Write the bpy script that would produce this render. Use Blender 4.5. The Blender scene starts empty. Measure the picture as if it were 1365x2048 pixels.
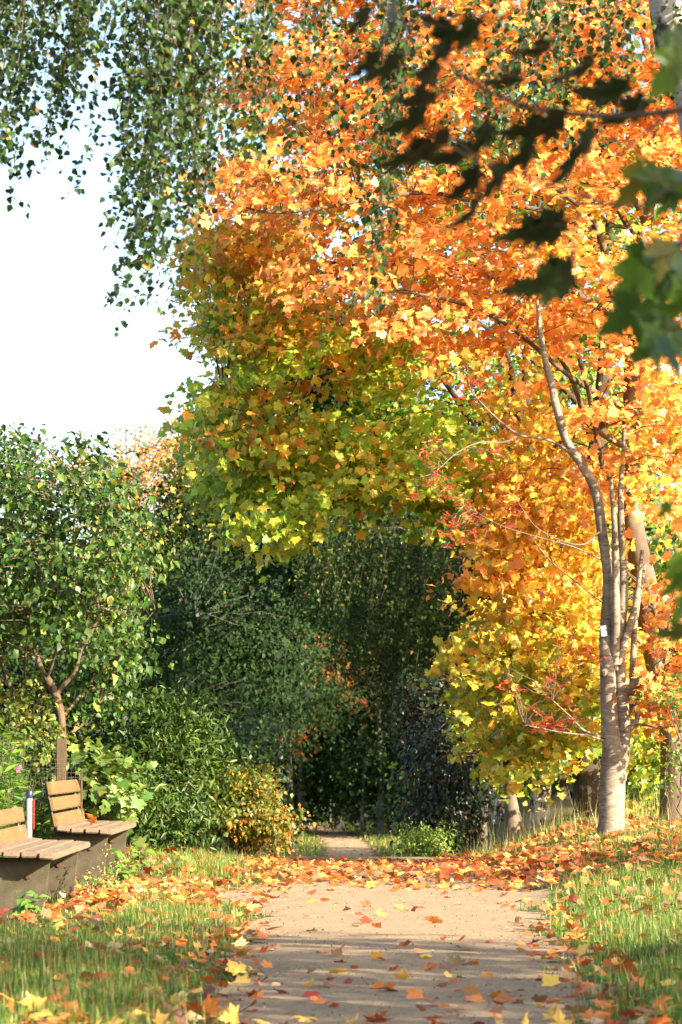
import bpy, bmesh, math, random
import numpy as np
from mathutils import Vector, Matrix
rng = np.random.default_rng(11)
random.seed(5)
S = bpy.context.scene
COL = S.collection
PI = math.pi

# ------------------------------------------------------------------ camera
F, CX, CY, HOR, CH = 5689.0, 682.5, 1024.0, 1515.0, 1.04
PITCH = math.atan((HOR - CY) / F)
cam = bpy.data.cameras.new('camera'); camo = bpy.data.objects.new('camera', cam); COL.objects.link(camo)
camo.location = (0, 0, CH); camo.rotation_euler = (PI/2 + PITCH, 0, 0)
cam.sensor_fit = 'VERTICAL'; cam.sensor_height = 36; cam.sensor_width = 24; cam.lens = 100
cam.clip_start = 0.1; cam.clip_end = 3000
cam.dof.use_dof = True; cam.dof.focus_distance = 24.5; cam.dof.aperture_fstop = 6.3
S.camera = camo
cp, sp = math.cos(PITCH), math.sin(PITCH)

def at(px, py, Y):
    """photo pixel -> world point at distance Y (works on arrays)"""
    px = np.asarray(px, float); py = np.asarray(py, float); Y = np.asarray(Y, float)
    u = (px - CX)/F; v = (CY - py)/F
    ry = cp - v*sp; rz = sp + v*cp
    k = Y/ry
    return np.stack(np.broadcast_arrays(u*k, Y, CH + rz*k), -1)
def V(px, py, Y): return Vector(at(px, py, Y).tolist())

# ------------------------------------------------------------------ light
SUN_EL, SUN_AZ = math.radians(25), math.radians(-36)     # azimuth from +X towards +Y
to_sun = Vector((math.cos(SUN_EL)*math.cos(SUN_AZ), math.cos(SUN_EL)*math.sin(SUN_AZ), math.sin(SUN_EL)))
sl = bpy.data.lights.new('sun', 'SUN'); sl.energy = 5.0; sl.angle = math.radians(.5); sl.color = (1, .85, .65)
so = bpy.data.objects.new('sun', sl); COL.objects.link(so)
so.rotation_euler = to_sun.to_track_quat('Z', 'Y').to_euler()
w = bpy.data.worlds.new('World'); S.world = w; w.use_nodes = True
nt = w.node_tree; bg = nt.nodes['Background']
sky = nt.nodes.new('ShaderNodeTexSky'); sky.sky_type = 'NISHITA'; sky.sun_disc = False
sky.sun_elevation = SUN_EL; sky.sun_rotation = PI/2 - SUN_AZ
sky.air_density = 1.0; sky.dust_density = 3.0; sky.ozone_density = 1.0
nt.links.new(sky.outputs[0], bg.inputs[0]); bg.inputs[1].default_value = .098
S.view_settings.view_transform = 'Standard'; S.view_settings.look = 'None'
S.view_settings.exposure = 2.25; S.view_settings.gamma = 1
S.render.engine = 'CYCLES'
S.cycles.max_bounces = 9; S.cycles.diffuse_bounces = 6; S.cycles.transmission_bounces = 7; S.cycles.glossy_bounces = 2
S.cycles.transparent_max_bounces = 4; S.cycles.sample_clamp_indirect = 6
S.cycles.use_denoising = True

# ------------------------------------------------------------------ tags
def tag(o, label=None, cat=None, group=None, kind=None):
    if label: o['label'] = label
    if cat: o['category'] = cat
    if group: o['group'] = group
    if kind: o['kind'] = kind
    return o
def empty(name, loc, label, cat, group=None, rz=0):
    o = bpy.data.objects.new(name, None); COL.objects.link(o); o.location = loc; o.rotation_euler = (0, 0, rz)
    o.empty_display_size = .2
    return tag(o, label, cat, group)
def link(name, me, mat=None, parent=None, loc=None):
    o = bpy.data.objects.new(name, me); COL.objects.link(o)
    if mat is not None and len(me.materials) == 0: me.materials.append(mat)
    if parent is not None:
        o.parent = parent
        if loc is None: o.matrix_parent_inverse = Matrix.Translation(parent.location).inverted() if parent.rotation_euler.z == 0 else parent.matrix_basis.inverted()
    if loc is not None: o.location = loc
    return o

# ------------------------------------------------------------------ materials
def mat(name):
    m = bpy.data.materials.new(name); m.use_nodes = True
    n = m.node_tree; n.nodes.clear()
    out = n.nodes.new('ShaderNodeOutputMaterial')
    return m, n, out
def node(n, t, **kw):
    x = n.nodes.new(t)
    for k, v in kw.items(): setattr(x, k, v)
    return x
def ramp(n, fac, stops):
    r = n.nodes.new('ShaderNodeValToRGB')
    e = r.color_ramp.elements
    while len(e) < len(stops): e.new(.5)
    for el, (p, c) in zip(e, stops): el.position = p; el.color = (*c, 1)
    n.links.new(fac, r.inputs[0]); return r.outputs[0]
def noise(n, scale, detail=4, rough=.6, vec=None, stretch=None, obj=True):
    t = n.nodes.new('ShaderNodeTexNoise'); t.inputs['Scale'].default_value = scale
    t.inputs['Detail'].default_value = detail; t.inputs['Roughness'].default_value = rough
    tc = n.nodes.new('ShaderNodeTexCoord'); src = tc.outputs['Object']
    if stretch:
        mp = n.nodes.new('ShaderNodeMapping'); mp.inputs['Scale'].default_value = stretch
        n.links.new(src, mp.inputs[0]); src = mp.outputs[0]
    n.links.new(src, t.inputs['Vector']); return t.outputs['Fac']
def mixc(n, f, a, b, mode='MIX'):
    x = n.nodes.new('ShaderNodeMix'); x.data_type = 'RGBA'; x.blend_type = mode
    for s, v in ((0, f), (6, a), (7, b)):
        if hasattr(v, 'links') or hasattr(v, 'is_linked'): n.links.new(v, x.inputs[s])
        else: x.inputs[s].default_value = v if s == 0 else (*v, 1)
    return x.outputs[2]
def bump(n, h, strength=.4, dist=.01):
    b = n.nodes.new('ShaderNodeBump'); b.inputs['Strength'].default_value = strength; b.inputs['Distance'].default_value = dist
    n.links.new(h, b.inputs['Height']); return b.outputs[0]
def bsdf(n, out, col, rough=.8, normal=None, spec=.3):
    p = n.nodes.new('ShaderNodeBsdfPrincipled'); p.inputs['Roughness'].default_value = rough
    p.inputs['Specular IOR Level'].default_value = spec
    if hasattr(col, 'is_linked'): n.links.new(col, p.inputs['Base Color'])
    else: p.inputs['Base Color'].default_value = (*col, 1)
    if normal: n.links.new(normal, p.inputs['Normal'])
    n.links.new(p.outputs[0], out.inputs[0]); return p

def leaf_mat(name, trans=.45, rough=.42, spec=.4, tboost=(1.25, 1.1, .7)):
    m, n, out = mat(name)
    a = node(n, 'ShaderNodeAttribute', attribute_name='tint')
    nz = noise(n, 38, 2, .5)
    c = mixc(n, .35, a.outputs['Color'], mixc(n, nz, (.55, .55, .55), (1.35, 1.35, 1.35)), 'MULTIPLY')
    p = n.nodes.new('ShaderNodeBsdfPrincipled'); p.inputs['Roughness'].default_value = rough
    p.inputs['Specular IOR Level'].default_value = spec
    n.links.new(c, p.inputs['Base Color'])
    tr = n.nodes.new('ShaderNodeBsdfTranslucent')
    tc = mixc(n, 1.0, c, tboost, 'MULTIPLY'); n.links.new(tc, tr.inputs[0])
    mx = n.nodes.new('ShaderNodeMixShader'); mx.inputs[0].default_value = trans
    n.links.new(p.outputs[0], mx.inputs[1]); n.links.new(tr.outputs[0], mx.inputs[2])
    n.links.new(mx.outputs[0], out.inputs[0]); return m
M_MAPLE = leaf_mat('maple leaf', .52, .4, .5, (1.2, 1.15, .9))
M_GREEN = leaf_mat('green leaf', .34, .45, .3, (1.3, 1.25, .45))
M_GLOSS = leaf_mat('glossy leaf', .25, .38, .35, (1.3, 1.25, .45))
M_FARL = leaf_mat('distant leaf', .3, .6, .12, (1.3, 1.25, .45))
M_GRASS = leaf_mat('grass blade', .35, .45, .35, (1.2, 1.2, .5))
M_LITTER = leaf_mat('fallen leaf', .25, .5, .3)

def bark(name, c1, c2, sc=14, stretch=(1, 1, .25), bs=.6, moss=0, lent=0):
    m, n, out = mat(name)
    f = noise(n, sc, 6, .65, stretch=stretch)
    c = ramp(n, f, [(.3, c1), (.7, c2)])
    if lent:
        g = noise(n, 10, 3, .6, stretch=(1, 1, 9))
        c = mixc(n, ramp(n, g, [(.56, (0, 0, 0)), (.66, (1, 1, 1))]), c, tuple(x*.45 for x in c1))
    big = noise(n, 2.3, 3, .6)
    c = mixc(n, ramp(n, big, [(.42, (0, 0, 0)), (.62, (.55, .55, .55))]), c, (.07, .085, .035) if moss else tuple(x*.6 for x in c1))
    bsdf(n, out, c, .85, bump(n, f, bs, .012), .2); return m
M_BK_GREY = bark('smooth grey bark', (.13, .105, .075), (.31, .265, .20), 9, (1, 1, 2.2), .35, 0, 1)
M_BK_BROWN = bark('brown maple bark', (.09, .066, .048), (.19, .145, .105), 10, (1, 1, .6), .5)
M_BK_DARK = bark('dark furrowed bark', (.026, .019, .014), (.066, .048, .034), 26, (1, 1, .2), .9)
M_BK_TWIG = bark('twig bark', (.06, .045, .03), (.15, .115, .08), 20)
M_BK_FAR = bark('grey woodland bark', (.055, .06, .06), (.14, .14, .125), 8, (1, 1, .4), .4, 1)
M_BK_LILAC = bark('lilac bark', (.07, .05, .03), (.15, .105, .065), 24, (1, 1, .2), .7)
M_BK_ROWTW = bark('rowan twig bark', (.10, .08, .06), (.20, .165, .125), 20)
def birch_bark():
    m, n, out = mat('birch bark')
    f = noise(n, 6, 5, .65, stretch=(1, 1, .55)); g = noise(n, 16, 3, .6, stretch=(1, 1, 5))
    c = mixc(n, ramp(n, g, [(.5, (0, 0, 0)), (.7, (1, 1, 1))]), (.42, .37, .31), (.2, .16, .12))
    c = mixc(n, ramp(n, f, [(.48, (0, 0, 0)), (.55, (1, 1, 1))]), c, (.05, .04, .035))
    bsdf(n, out, c, .8, bump(n, f, .7, .015), .2); return m
M_BK_BIRCH = birch_bark()

def ground_mat():
    m, n, out = mat('grassy soil')
    a = noise(n, .9, 5, .6); b = noise(n, 14, 6, .7)
    c = mixc(n, ramp(n, a, [(.35, (0, 0, 0)), (.65, (1, 1, 1))]), (.045, .06, .018), (.10, .085, .035))
    c = mixc(n, ramp(n, b, [(.45, (0, 0, 0)), (.7, (1, 1, 1))]), c, (.16, .12, .055))
    bsdf(n, out, c, .95, bump(n, b, .8, .03), .1); return m
def path_mat():
    m, n, out = mat('sandy gravel')
    a = noise(n, 1.4, 5, .6); b = noise(n, 60, 4, .75); c0 = noise(n, 260, 2, .6)
    c = mixc(n, ramp(n, a, [(.3, (0, 0, 0)), (.7, (1, 1, 1))]), (.29, .212, .125), (.37, .285, .175))
    c = mixc(n, .55, c, ramp(n, b, [(.3, (.09, .065, .04)), (.55, (.34, .25, .155)), (.8, (.48, .38, .26))]))
    c = mixc(n, ramp(n, c0, [(.62, (0, 0, 0)), (.7, (.8, .8, .8))]), c, (.12, .10, .08))
    d1 = noise(n, 2.6, 6, .7, stretch=(1.6, .5, 1))
    c = mixc(n, ramp(n, d1, [(.5, (0, 0, 0)), (.66, (.4, .4, .4))]), c, (.17, .125, .085))
    d2 = noise(n, 22, 5, .8)
    c = mixc(n, ramp(n, d2, [(.6, (0, 0, 0)), (.72, (.35, .35, .35))]), c, (.13, .095, .065))
    bp = n.nodes.new('ShaderNodeMath'); bp.operation = 'ADD'; n.links.new(b, bp.inputs[0]); n.links.new(c0, bp.inputs[1])
    bsdf(n, out, c, .9, bump(n, bp.outputs[0], .9, .012), .15); return m
def concrete_mat():
    m, n, out = mat('weathered mossy concrete')
    a = noise(n, 5, 6, .7); b = noise(n, 70, 4, .7); g = noise(n, 3.2, 3, .6)
    c = ramp(n, a, [(.3, (.04, .032, .022)), (.6, (.085, .07, .048)), (.8, (.15, .13, .095))])
    c = mixc(n, ramp(n, g, [(.5, (0, 0, 0)), (.68, (.8, .8, .8))]), c, (.035, .045, .014))
    bsdf(n, out, c, .92, bump(n, b, .6, .006), .15); return m
def wood_mat(name, a, b, d):
    m, n, out = mat(name)
    f = noise(n, 9, 6, .7, stretch=(3.5, .35, 3.5)); g = noise(n, 40, 4, .6, stretch=(4, .2, 4)); s = noise(n, 4, 4, .6)
    c = ramp(n, f, [(.3, a), (.7, b)])
    c = mixc(n, ramp(n, g, [(.52, (0, 0, 0)), (.72, (.7, .7, .7))]), c, d)
    c = mixc(n, ramp(n, s, [(.6, (0, 0, 0)), (.72, (.3, .3, .3))]), c, (.32, .28, .22))
    bsdf(n, out, c, .78, bump(n, g, .6, .004), .25); return m
def plain(name, c, rough=.6, spec=.4, metal=0, var=.25):
    m, n, out = mat(name)
    f = noise(n, 30, 4, .6)
    cc = ramp(n, f, [(.3, tuple(x*(1-var) for x in c)), (.7, tuple(min(1, x*(1+var)) for x in c))])
    p = bsdf(n, out, cc, rough, None, spec); p.inputs['Metallic'].default_value = metal; return m
M_GROUND, M_PATH, M_CONC = ground_mat(), path_mat(), concrete_mat()
M_WSEAT = wood_mat('weathered seat wood', (.125, .09, .058), (.21, .155, .105), (.06, .043, .03))
M_WBACK = wood_mat('oiled backrest wood', (.11, .066, .025), (.165, .10, .042), (.065, .04, .02))
M_STEEL = plain('black painted steel', (.018, .018, .018), .45)
M_RUST = plain('rusty bolt', (.07, .035, .02), .8, .2)
M_WHITE = plain('weathered white paint', (.2, .195, .18), .7)
M_NAVY = plain('dark blue cap', (.012, .016, .045), .4)
M_RED = plain('red paint', (.5, .03, .03), .4)
M_WIRE = plain('galvanised wire', (.10, .105, .10), .6, .4, .5)
M_POST = bark('fence post wood', (.06, .042, .024), (.13, .09, .05), 18, (1, 1, .2))
M_TAG = plain('white tag', (.5, .5, .52), .5, .4, 0, .03)
M_INK = plain('black ink', (.02, .02, .03), .6)
M_PINK = plain('pink petal', (.75, .18, .42), .6)

# ------------------------------------------------------------------ ground
def sm(a, b, x):
    t = np.clip((np.asarray(x, float)-a)/(b-a), 0, 1); return t*t*(3-2*t)
def H(x, y):
    x = np.asarray(x, float); y = np.asarray(y, float)
    g = -1.86*sm(24.8, 78, y) + .1*sm(86, 120, y)
    right = sm(1.25, 3.0, x - .012*(y-27))*sm(17, 27, y)*(1 - sm(50, 78, y))
    left = sm(.7, 1.9, -x)*sm(22.5, 28.5, y)*(1 - sm(44, 75, y))
    h = g*(1-right)*(1-left) + .31*right + .13*left
    h = h + np.where(x > 0, .035, .012)*sm(.15, .6, np.abs(x-.3)-.9)*(1-sm(30, 34, y))
    h = h + .012*np.sin(x*2.1+y*.7)*np.cos(y*1.3-x)*(1-sm(30, 60, y))*sm(.9,1.6,np.abs(x-.3))
    h = h + 1.2*sm(14, 60, np.abs(x))*1.0
    return h
def edges(y):
    ys = [-20, 6, 11.1, 13, 15.4, 18.2, 20.2, 21.0, 21.8, 22.6, 24.1, 28.2, 34, 60, 85, 95, 104, 110, 116, 122, 130]
    xl = [-.5, -.5, -.49, -.58, -.60, -.60, -.60, -1.05, -1.25, -.75, -.50, -.50, -.6, -.5, -.42, -.50, -.85, -1.2, -2.2, -4.5, -9]
    xr = [1.0, 1.0, 1.0, 1.12, 1.21, 1.27, 1.42, 1.50, 1.56, 1.66, 1.72, 1.20, 1.2, 1.1, 1.0, .85, .5, .1, -.7, -2.7, -7]
    return np.interp(y, ys, xl), np.interp(y, ys, xr)
def jag(y, s):
    return .08*np.sin(y*2.3+s*2)+.06*np.sin(y*5.1+s)+.04*np.sin(y*11.7+2*s)+.025*np.sin(y*23+3*s)
def onpath(x, y, m=0.0):
    l, r = edges(y); return (x > l + jag(y, 1) + m) & (x < r + jag(y, 5) - m)

def grid_mesh(name, xs, ys, zf):
    X, Y = np.meshgrid(xs, ys); Z = zf(X, Y)
    v = np.stack([X, Y, Z], -1).reshape(-1, 3)
    nx, ny = len(xs), len(ys)
    i = (np.arange(ny-1)[:, None]*nx + np.arange(nx-1)[None]).reshape(-1)
    f = np.stack([i, i+1, i+nx+1, i+nx], -1)
    return raw(name, v, f)
def raw(name, v, f, smooth=False):
    """v (N,3); f (M,k) faces of equal size"""
    me = bpy.data.meshes.new(name); v = np.ascontiguousarray(v, np.float32); f = np.ascontiguousarray(f, np.int32)
    k = f.shape[1]
    me.vertices.add(len(v)); me.vertices.foreach_set('co', v.ravel())
    me.loops.add(f.size); me.loops.foreach_set('vertex_index', f.ravel())
    me.polygons.add(len(f)); me.polygons.foreach_set('loop_start', np.arange(len(f), dtype=np.int32)*k)
    if smooth: me.polygons.foreach_set('use_smooth', np.ones(len(f), bool))
    me.update(); return me
def spaced(a, lo, hi, b, fine):
    mid = np.arange(lo, hi, fine)
    l = lo - np.cumsum(np.geomspace(fine, max(fine*2, (lo-a)*.25), 14)); l = l*1.0
    r = hi + np.cumsum(np.geomspace(fine, max(fine*2, (b-hi)*.25), 14))
    l = l[l > a]; r = r[r < b]
    return np.concatenate([[a], l[::-1], mid, r, [b]])
xs = spaced(-400, -7, 7, 400, .12); ys = spaced(-100, 4, 50, 900, .16)
ys = np.unique(np.concatenate([ys[ys < 50], np.arange(50, 135, 1.0), ys[ys > 135]]))
g = link('ground', grid_mesh('ground', xs, ys, H), M_GROUND); g['kind'] = 'structure'
# path sheet, ragged edges, 4+ mm above the soil
py_ = np.concatenate([np.arange(-6, 40, .05), np.arange(40, 131, .3)])
l_, r_ = edges(py_); l_ = l_ + jag(py_, 1); r_ = r_ + jag(py_, 5)
t_ = np.linspace(0, 1, 22)
PX = l_[:, None]*(1-t_) + r_[:, None]*t_; PY = np.repeat(py_[:, None], 22, 1)
lift = .0045 + .006*np.minimum(1, 8*np.minimum(t_, 1-t_))[None]
PZ = H(PX, PY) + lift
i = (np.arange(len(py_)-1)[:, None]*22 + np.arange(21)[None]).reshape(-1)
pth = link('path', raw('path', np.stack([PX, PY, PZ], -1).reshape(-1, 3), np.stack([i, i+1, i+23, i+22], -1), True), M_PATH)
pth['kind'] = 'structure'

# ------------------------------------------------------------------ leaf templates  (tip +Y, normal +Z)
def mirror(pts): return pts + [(-x, y) for x, y in reversed(pts) if x > 1e-6]
def fan(outline, centre, bend=.35, fold=.15):
    v = [(centre[0], centre[1])] + outline
    v = np.array([(x, y, -bend*(x*x + (y-.3)**2) + fold*abs(x)) for x, y in v])
    k = len(outline)
    f = np.array([(0, 1+i, 1+(i+1) % k) for i in range(k)])[:, [0, 2, 1]]
    return v, f
T_MAPLE_HI = fan(mirror([(0, 0), (.13, -.06), (.25, -.03), (.42, -.15), (.38, 0), (.28, .08), (.40, .13), (.46, .24), (.60, .36), (.44, .36), (.36, .42), (.20, .38), (.22, .52), (.30, .60), (.16, .66), (.10, .80), (0, .98)]), (0, .26))
T_MAPLE = fan(mirror([(0, 0), (.18, -.08), (.42, -.12), (.37, .09), (.60, .30), (.46, .44), (.29, .44), (.30, .64), (.13, .72), (0, .92)]), (0, .26))
T_OVATE = (np.array([(0, 0, 0), (0, .35, -.02), (0, 1, -.18), (.36, .30, .08), (.22, .68, .0), (-.36, .30, .08), (-.22, .68, .0), (0, .7, -.07)]),
           np.array([(0, 3, 1), (1, 3, 4), (1, 4, 7), (7, 4, 2), (0, 1, 5), (1, 6, 5), (1, 7, 6), (7, 2, 6)]))
T_RHOMB = (np.array([(0, 0, 0), (.42, .34, .06), (.2, .66, 0), (0, 1, -.15), (-.2, .66, 0), (-.42, .34, .06)]),
           np.array([(0, 1, 2), (0, 2, 3), (0, 3, 4), (0, 4, 5)]))
T_QUAD = (np.array([(0, 0, 0), (.34, .45, .05), (0, 1, -.12), (-.34, .45, .05)]), np.array([(0, 1, 2), (0, 2, 3)]))
T_NARROW = (np.array([(0, 0, 0), (.09, .4, .02), (0, 1, -.16), (-.09, .4, .02)]), np.array([(0, 1, 2), (0, 2, 3)]))
T_BLADE = (np.array([(-.5, 0, 0), (.5, 0, 0), (-.36, .5, .10), (.36, .5, .10), (0, 1, .42)]), np.array([(0, 1, 3), (0, 3, 2), (2, 3, 4)]))

def nrmz(a): return a/np.maximum(np.linalg.norm(a, axis=-1, keepdims=True), 1e-9)
def leaves(name, tmpl, pos, nrm, tip, size, col, curl=None, wid=None, vf=None):
    tv, tf = tmpl; N = len(pos)
    z = nrmz(nrm); y = nrmz(tip - (tip*z).sum(-1, keepdims=True)*z); x = np.cross(y, z)
    size = np.broadcast_to(size, N)[:, None, None]
    curl = np.ones(N) if curl is None else curl
    wid = np.ones(N) if wid is None else np.broadcast_to(wid, N)
    t = tv[None]
    v = pos[:, None] + size*(t[..., 0:1]*wid[:, None, None]*x[:, None] + t[..., 1:2]*y[:, None] + t[..., 2:3]*curl[:, None, None]*z[:, None])
    K = len(tv)
    f = (tf[None] + (np.arange(N)*K)[:, None, None]).reshape(-1, 3)
    me = raw(name, v.reshape(-1, 3), f)
    a = me.attributes.new('tint', 'FLOAT_COLOR', 'POINT')
    if vf is not None: col = (col[:, None]*vf[None, :, None]).reshape(-1, 3)
    else: col = np.repeat(col, K, 0)
    c = np.concatenate([col, np.ones((N*K, 1))], 1).astype(np.float32)
    a.data.foreach_set('color', c.ravel()); return me

# ------------------------------------------------------------------ tubes
class Tubes:
    def __init__(s): s.v = []; s.f = []; s.n = 0
    def add(s, pts, rad, sides=6, wob=0.0, seed=0):
        pts = np.asarray(pts, float); rad = np.asarray(rad, float); n = len(pts)
        d = np.gradient(pts, axis=0); d = nrmz(d)
        ref = np.array([0, 1.0, 0]) if abs(d[0][1]) < .8 else np.array([1.0, 0, 0])
        a = nrmz(np.cross(d, ref)); b = np.cross(d, a)
        th = np.arange(sides)*2*PI/sides
        rr = rad[:, None]*np.ones(sides)
        if wob:
            zz = np.arange(n)[:, None]
            rr = rr*(1 + wob*(np.sin(2*th[None]+zz*.35+seed)+.6*np.sin(3*th[None]-zz*.22+2*seed)+.5*np.sin(5*th+zz*.9)))
        v = pts[:, None] + rr[..., None]*(np.cos(th)[None, :, None]*a[:, None] + np.sin(th)[None, :, None]*b[:, None])
        base = s.n
        s.v.append(v.reshape(-1, 3))
        i = np.arange(n-1)[:, None]*sides; j = np.arange(sides)[None]; j2 = (j+1) % sides
        s.f.append((base + np.stack([i+j, i+j2, i+sides+j2, i+sides+j], -1)).reshape(-1, 4))
        s.n += n*sides
        # end caps
        for ring, p, e in ((0, pts[0], 0), (n-1, pts[-1], 1)):
            s.v.append(p[None]); c = s.n; s.n += 1
            q = base + ring*sides + np.arange(sides); q2 = np.roll(q, -1)
            s.f.append(np.stack([q, q2, np.full(sides, c), np.full(sides, c)], -1)[:, :4])
    def mesh(s, name, smooth=True):
        v = np.concatenate(s.v); f = np.concatenate(s.f)
        me = bpy.data.meshes.new(name)
        tri = f[:, 2] == f[:, 3]
        lens = np.where(tri, 3, 4); start = np.concatenate([[0], np.cumsum(lens)[:-1]])
        flat = f.ravel()[np.stack([np.ones(len(f), bool)]*3 + [~tri], -1).ravel()]
        me.vertices.add(len(v)); me.vertices.foreach_set('co', v.astype(np.float32).ravel())
        me.loops.add(len(flat)); me.loops.foreach_set('vertex_index', flat.astype(np.int32))
        me.polygons.add(len(f)); me.polygons.foreach_set('loop_start', start.astype(np.int32))
        if smooth: me.polygons.foreach_set('use_smooth', np.ones(len(f), bool))
        me.update(); return me
def catmull(pts, per=6):
    P = np.asarray(pts, float); P = np.concatenate([[2*P[0]-P[1]], P, [2*P[-1]-P[-2]]])
    out = []
    t = np.arange(per)/per
    for i in range(1, len(P)-2):
        a, b, c, d = P[i-1], P[i], P[i+1], P[i+2]; tt = t[:, None]
        out.append(.5*((2*b)+(-a+c)*tt+(2*a-5*b+4*c-d)*tt**2+(-a+3*b-3*c+d)*tt**3))
    out.append(P[-2][None]); return np.concatenate(out)
def limb(T, spec, Y=None, sides=8, per=5, wob=.03, seed=0):
    """spec rows: (px, py, Y, width_px) -> a smooth tapering tube; returns its nodes"""
    p = np.array([list(at(a, b, y)) + [w_*y/F/2] for a, b, y, w_ in spec])
    c = catmull(p, per); T.add(c[:, :3], np.maximum(c[:, 3], .002), sides, wob, seed); return c[:, :3]
def twig(T, a, b, r0, r1, sag=.1, n=5, sides=4):
    a = np.asarray(a); b = np.asarray(b); t = np.linspace(0, 1, n)[:, None]
    L = np.linalg.norm(b-a)
    p = a + (b-a)*t + np.array([0, 0, 1.0])*sag*L*np.sin(t*PI) + rng.normal(0, .025*L, (n, 3))*np.sin(t*PI)
    T.add(p, r0 + (r1-r0)*t[:, 0], sides)

# ------------------------------------------------------------------ crowns
def inpoly(poly, x, y):
    c = np.zeros(len(x), bool); n = len(poly)
    for i in range(n):
        x1, y1 = poly[i]; x2, y2 = poly[(i+1) % n]
        if y1 == y2: continue
        m = ((y1 > y) != (y2 > y)) & (x < (x2-x1)*(y-y1)/(y2-y1)+x1)
        c ^= m
    return c
def sample_poly(poly, n):
    P = np.array(poly); lo = P.min(0); hi = P.max(0); out = np.zeros((0, 2))
    while len(out) < n:
        q = rng.uniform(lo, hi, (n*2, 2)); q = q[inpoly(poly, q[:, 0], q[:, 1])]; out = np.concatenate([out, q])
    return out[:n]
def pick(cols, wts, n):
    cols = np.array(cols, float); wts = np.array(wts, float)/sum(wts)
    return cols[rng.choice(len(cols), n, p=wts)]
def sprays(cen, per, rad, vert, size, colf, centre=None, up=.6, out=.6, rnd=.72, droop=.6, szvar=.34, lay=None):
    """cen (M,3): leaf arrays scattered in flattened clumps"""
    M = len(cen); N = M*per
    ci = np.repeat(np.arange(M), per)
    centre = cen.mean(0) if centre is None else np.asarray(centre)
    outv = nrmz(cen - centre)
    # each clump: a tilted flat disc, drooping outward
    ax1 = nrmz(outv*np.array([1, 1, .2]) + rng.normal(0, .5, (M, 3))*np.array([1, 1, .3]) + np.array([0, 0, -.35]))
    ax2 = nrmz(np.cross(ax1, np.array([0, 0, 1.0]))); ax3 = np.cross(ax2, ax1)
    sc = rng.uniform(.6, 1.35, M)[ci]
    o = rng.normal(0, 1, (N, 3)); rr = np.linalg.norm(o, axis=1, keepdims=True); o = o/rr*np.minimum(rr, 1.9)
    pos = cen[ci] + sc[:, None]*(ax1[ci]*o[:, :1]*rad*1.25 + ax2[ci]*o[:, 1:2]*rad + ax3[ci]*o[:, 2:]*vert)
    nrm = nrmz(out*outv[ci] + up*(-ax3[ci]*np.sign((ax3[ci][:, 2:]))*-1) + rng.normal(0, rnd, (N, 3)))
    tipv = nrmz(ax1[ci]*.6 + np.array([0, 0, -droop]) + rng.normal(0, .45, (N, 3)))
    sz = size*np.clip(rng.normal(1, szvar, N), .45, 1.7)
    col = colf(cen, ci, pos)
    return pos, nrm, tipv, sz, col
def jitter(c, v=.2, hue=.07):
    n = len(c); b = np.exp(rng.normal(0, v, (n, 1))); h = 1+rng.normal(0, hue, (n, 3)); return np.clip(c*b*h, .002, .95)
def connect(T, cen, nodes, r0=.008, r1=.003, frac=1.0, sag=.06, maxl=4):
    nodes = np.asarray(nodes)
    for c in cen:
        if rng.random() > frac: continue
        d = np.linalg.norm(nodes - c, axis=1) + np.maximum(0, nodes[:, 2]-c[2])*.8
        k = d.argmin()
        if np.linalg.norm(nodes[k]-c) < maxl: twig(T, nodes[k], c, r0, r1, sag)

GAPS = [(1205, 740, 48, 70), (1030, 740, 50, 85), (1290, 1160, 62, 160), (1235, 600, 45, 40), (1130, 760, 45, 75), (960, 850, 60, 50), (1045, 900, 40, 60), (1150, 900, 50, 70), (1085, 1140, 40, 30), (1300, 1010, 35, 40), (1200, 500, 30, 60), (660, 760, 85, 55), (820, 800, 50, 30), (1172, 1590, 45, 90)]
def carve(c):
    """openings in the crowns where the boughs show"""
    c = np.asarray(c); s_ = F/c[:, 1]; px = CX + c[:, 0]*s_
    v = (c[:, 2]-CH)/c[:, 1]; py = CY - F*(v*cp - sp)/(cp + v*sp)
    k = np.ones(len(c), bool)
    for a, b, rx, ry in GAPS: k &= ((px-a)/rx)**2 + ((py-b)/ry)**2 > rng.uniform(.55, 1.1, len(c))
    return c[k]
# --- palettes (real leaf colours)
OR = [(.62, .285, .07), (.60, .235, .06), (.68, .355, .08), (.54, .18, .055), (.72, .44, .12)]
YE = [(.66, .44, .06), (.70, .52, .08), (.64, .36, .055), (.48, .45, .07), (.57, .27, .045)]
YG = [(.40, .40, .04), (.26, .33, .035), (.56, .44, .05), (.16, .25, .03), (.60, .31, .04)]
GR = [(.07, .15, .02), (.10, .19, .025), (.16, .24, .03), (.05, .11, .02)]

def region_col(pal1, pal2, w1=(5, 3, 3, 1.5, 2), w2=None, bias=0.0, fx=None):
    def f(cen, ci, pos):
        M = len(cen); w2_ = w2 or [3, 2, 2, 1, 1][:len(pal2)]
        c1 = pick(pal1, w1[:len(pal1)], len(ci)); c2 = pick(pal2, w2_, len(ci))
        b = bias + .9*np.sin(cen[:, 0]*1.7+cen[:, 2]*1.1)+.7*np.sin(cen[:, 2]*2.3-cen[:, 1]*1.9)+rng.normal(0, .8, M)
        if fx is not None: b = b + fx(cen)
        c = np.where((b[ci] + rng.normal(0, .45, len(ci)) > 0)[:, None], c1, c2)
        tone = np.exp(rng.normal(0, .10, (M, 1)))[ci]
        return jitter(c*tone)
    return f
def cat(*a): return [np.concatenate(x) for x in zip(*a)]

def polycrown(poly, n, y0, y1, **k):
    q = sample_poly(poly, n); Y = rng.uniform(y0, y1, n); return at(q[:, 0], q[:, 1], Y)

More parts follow.
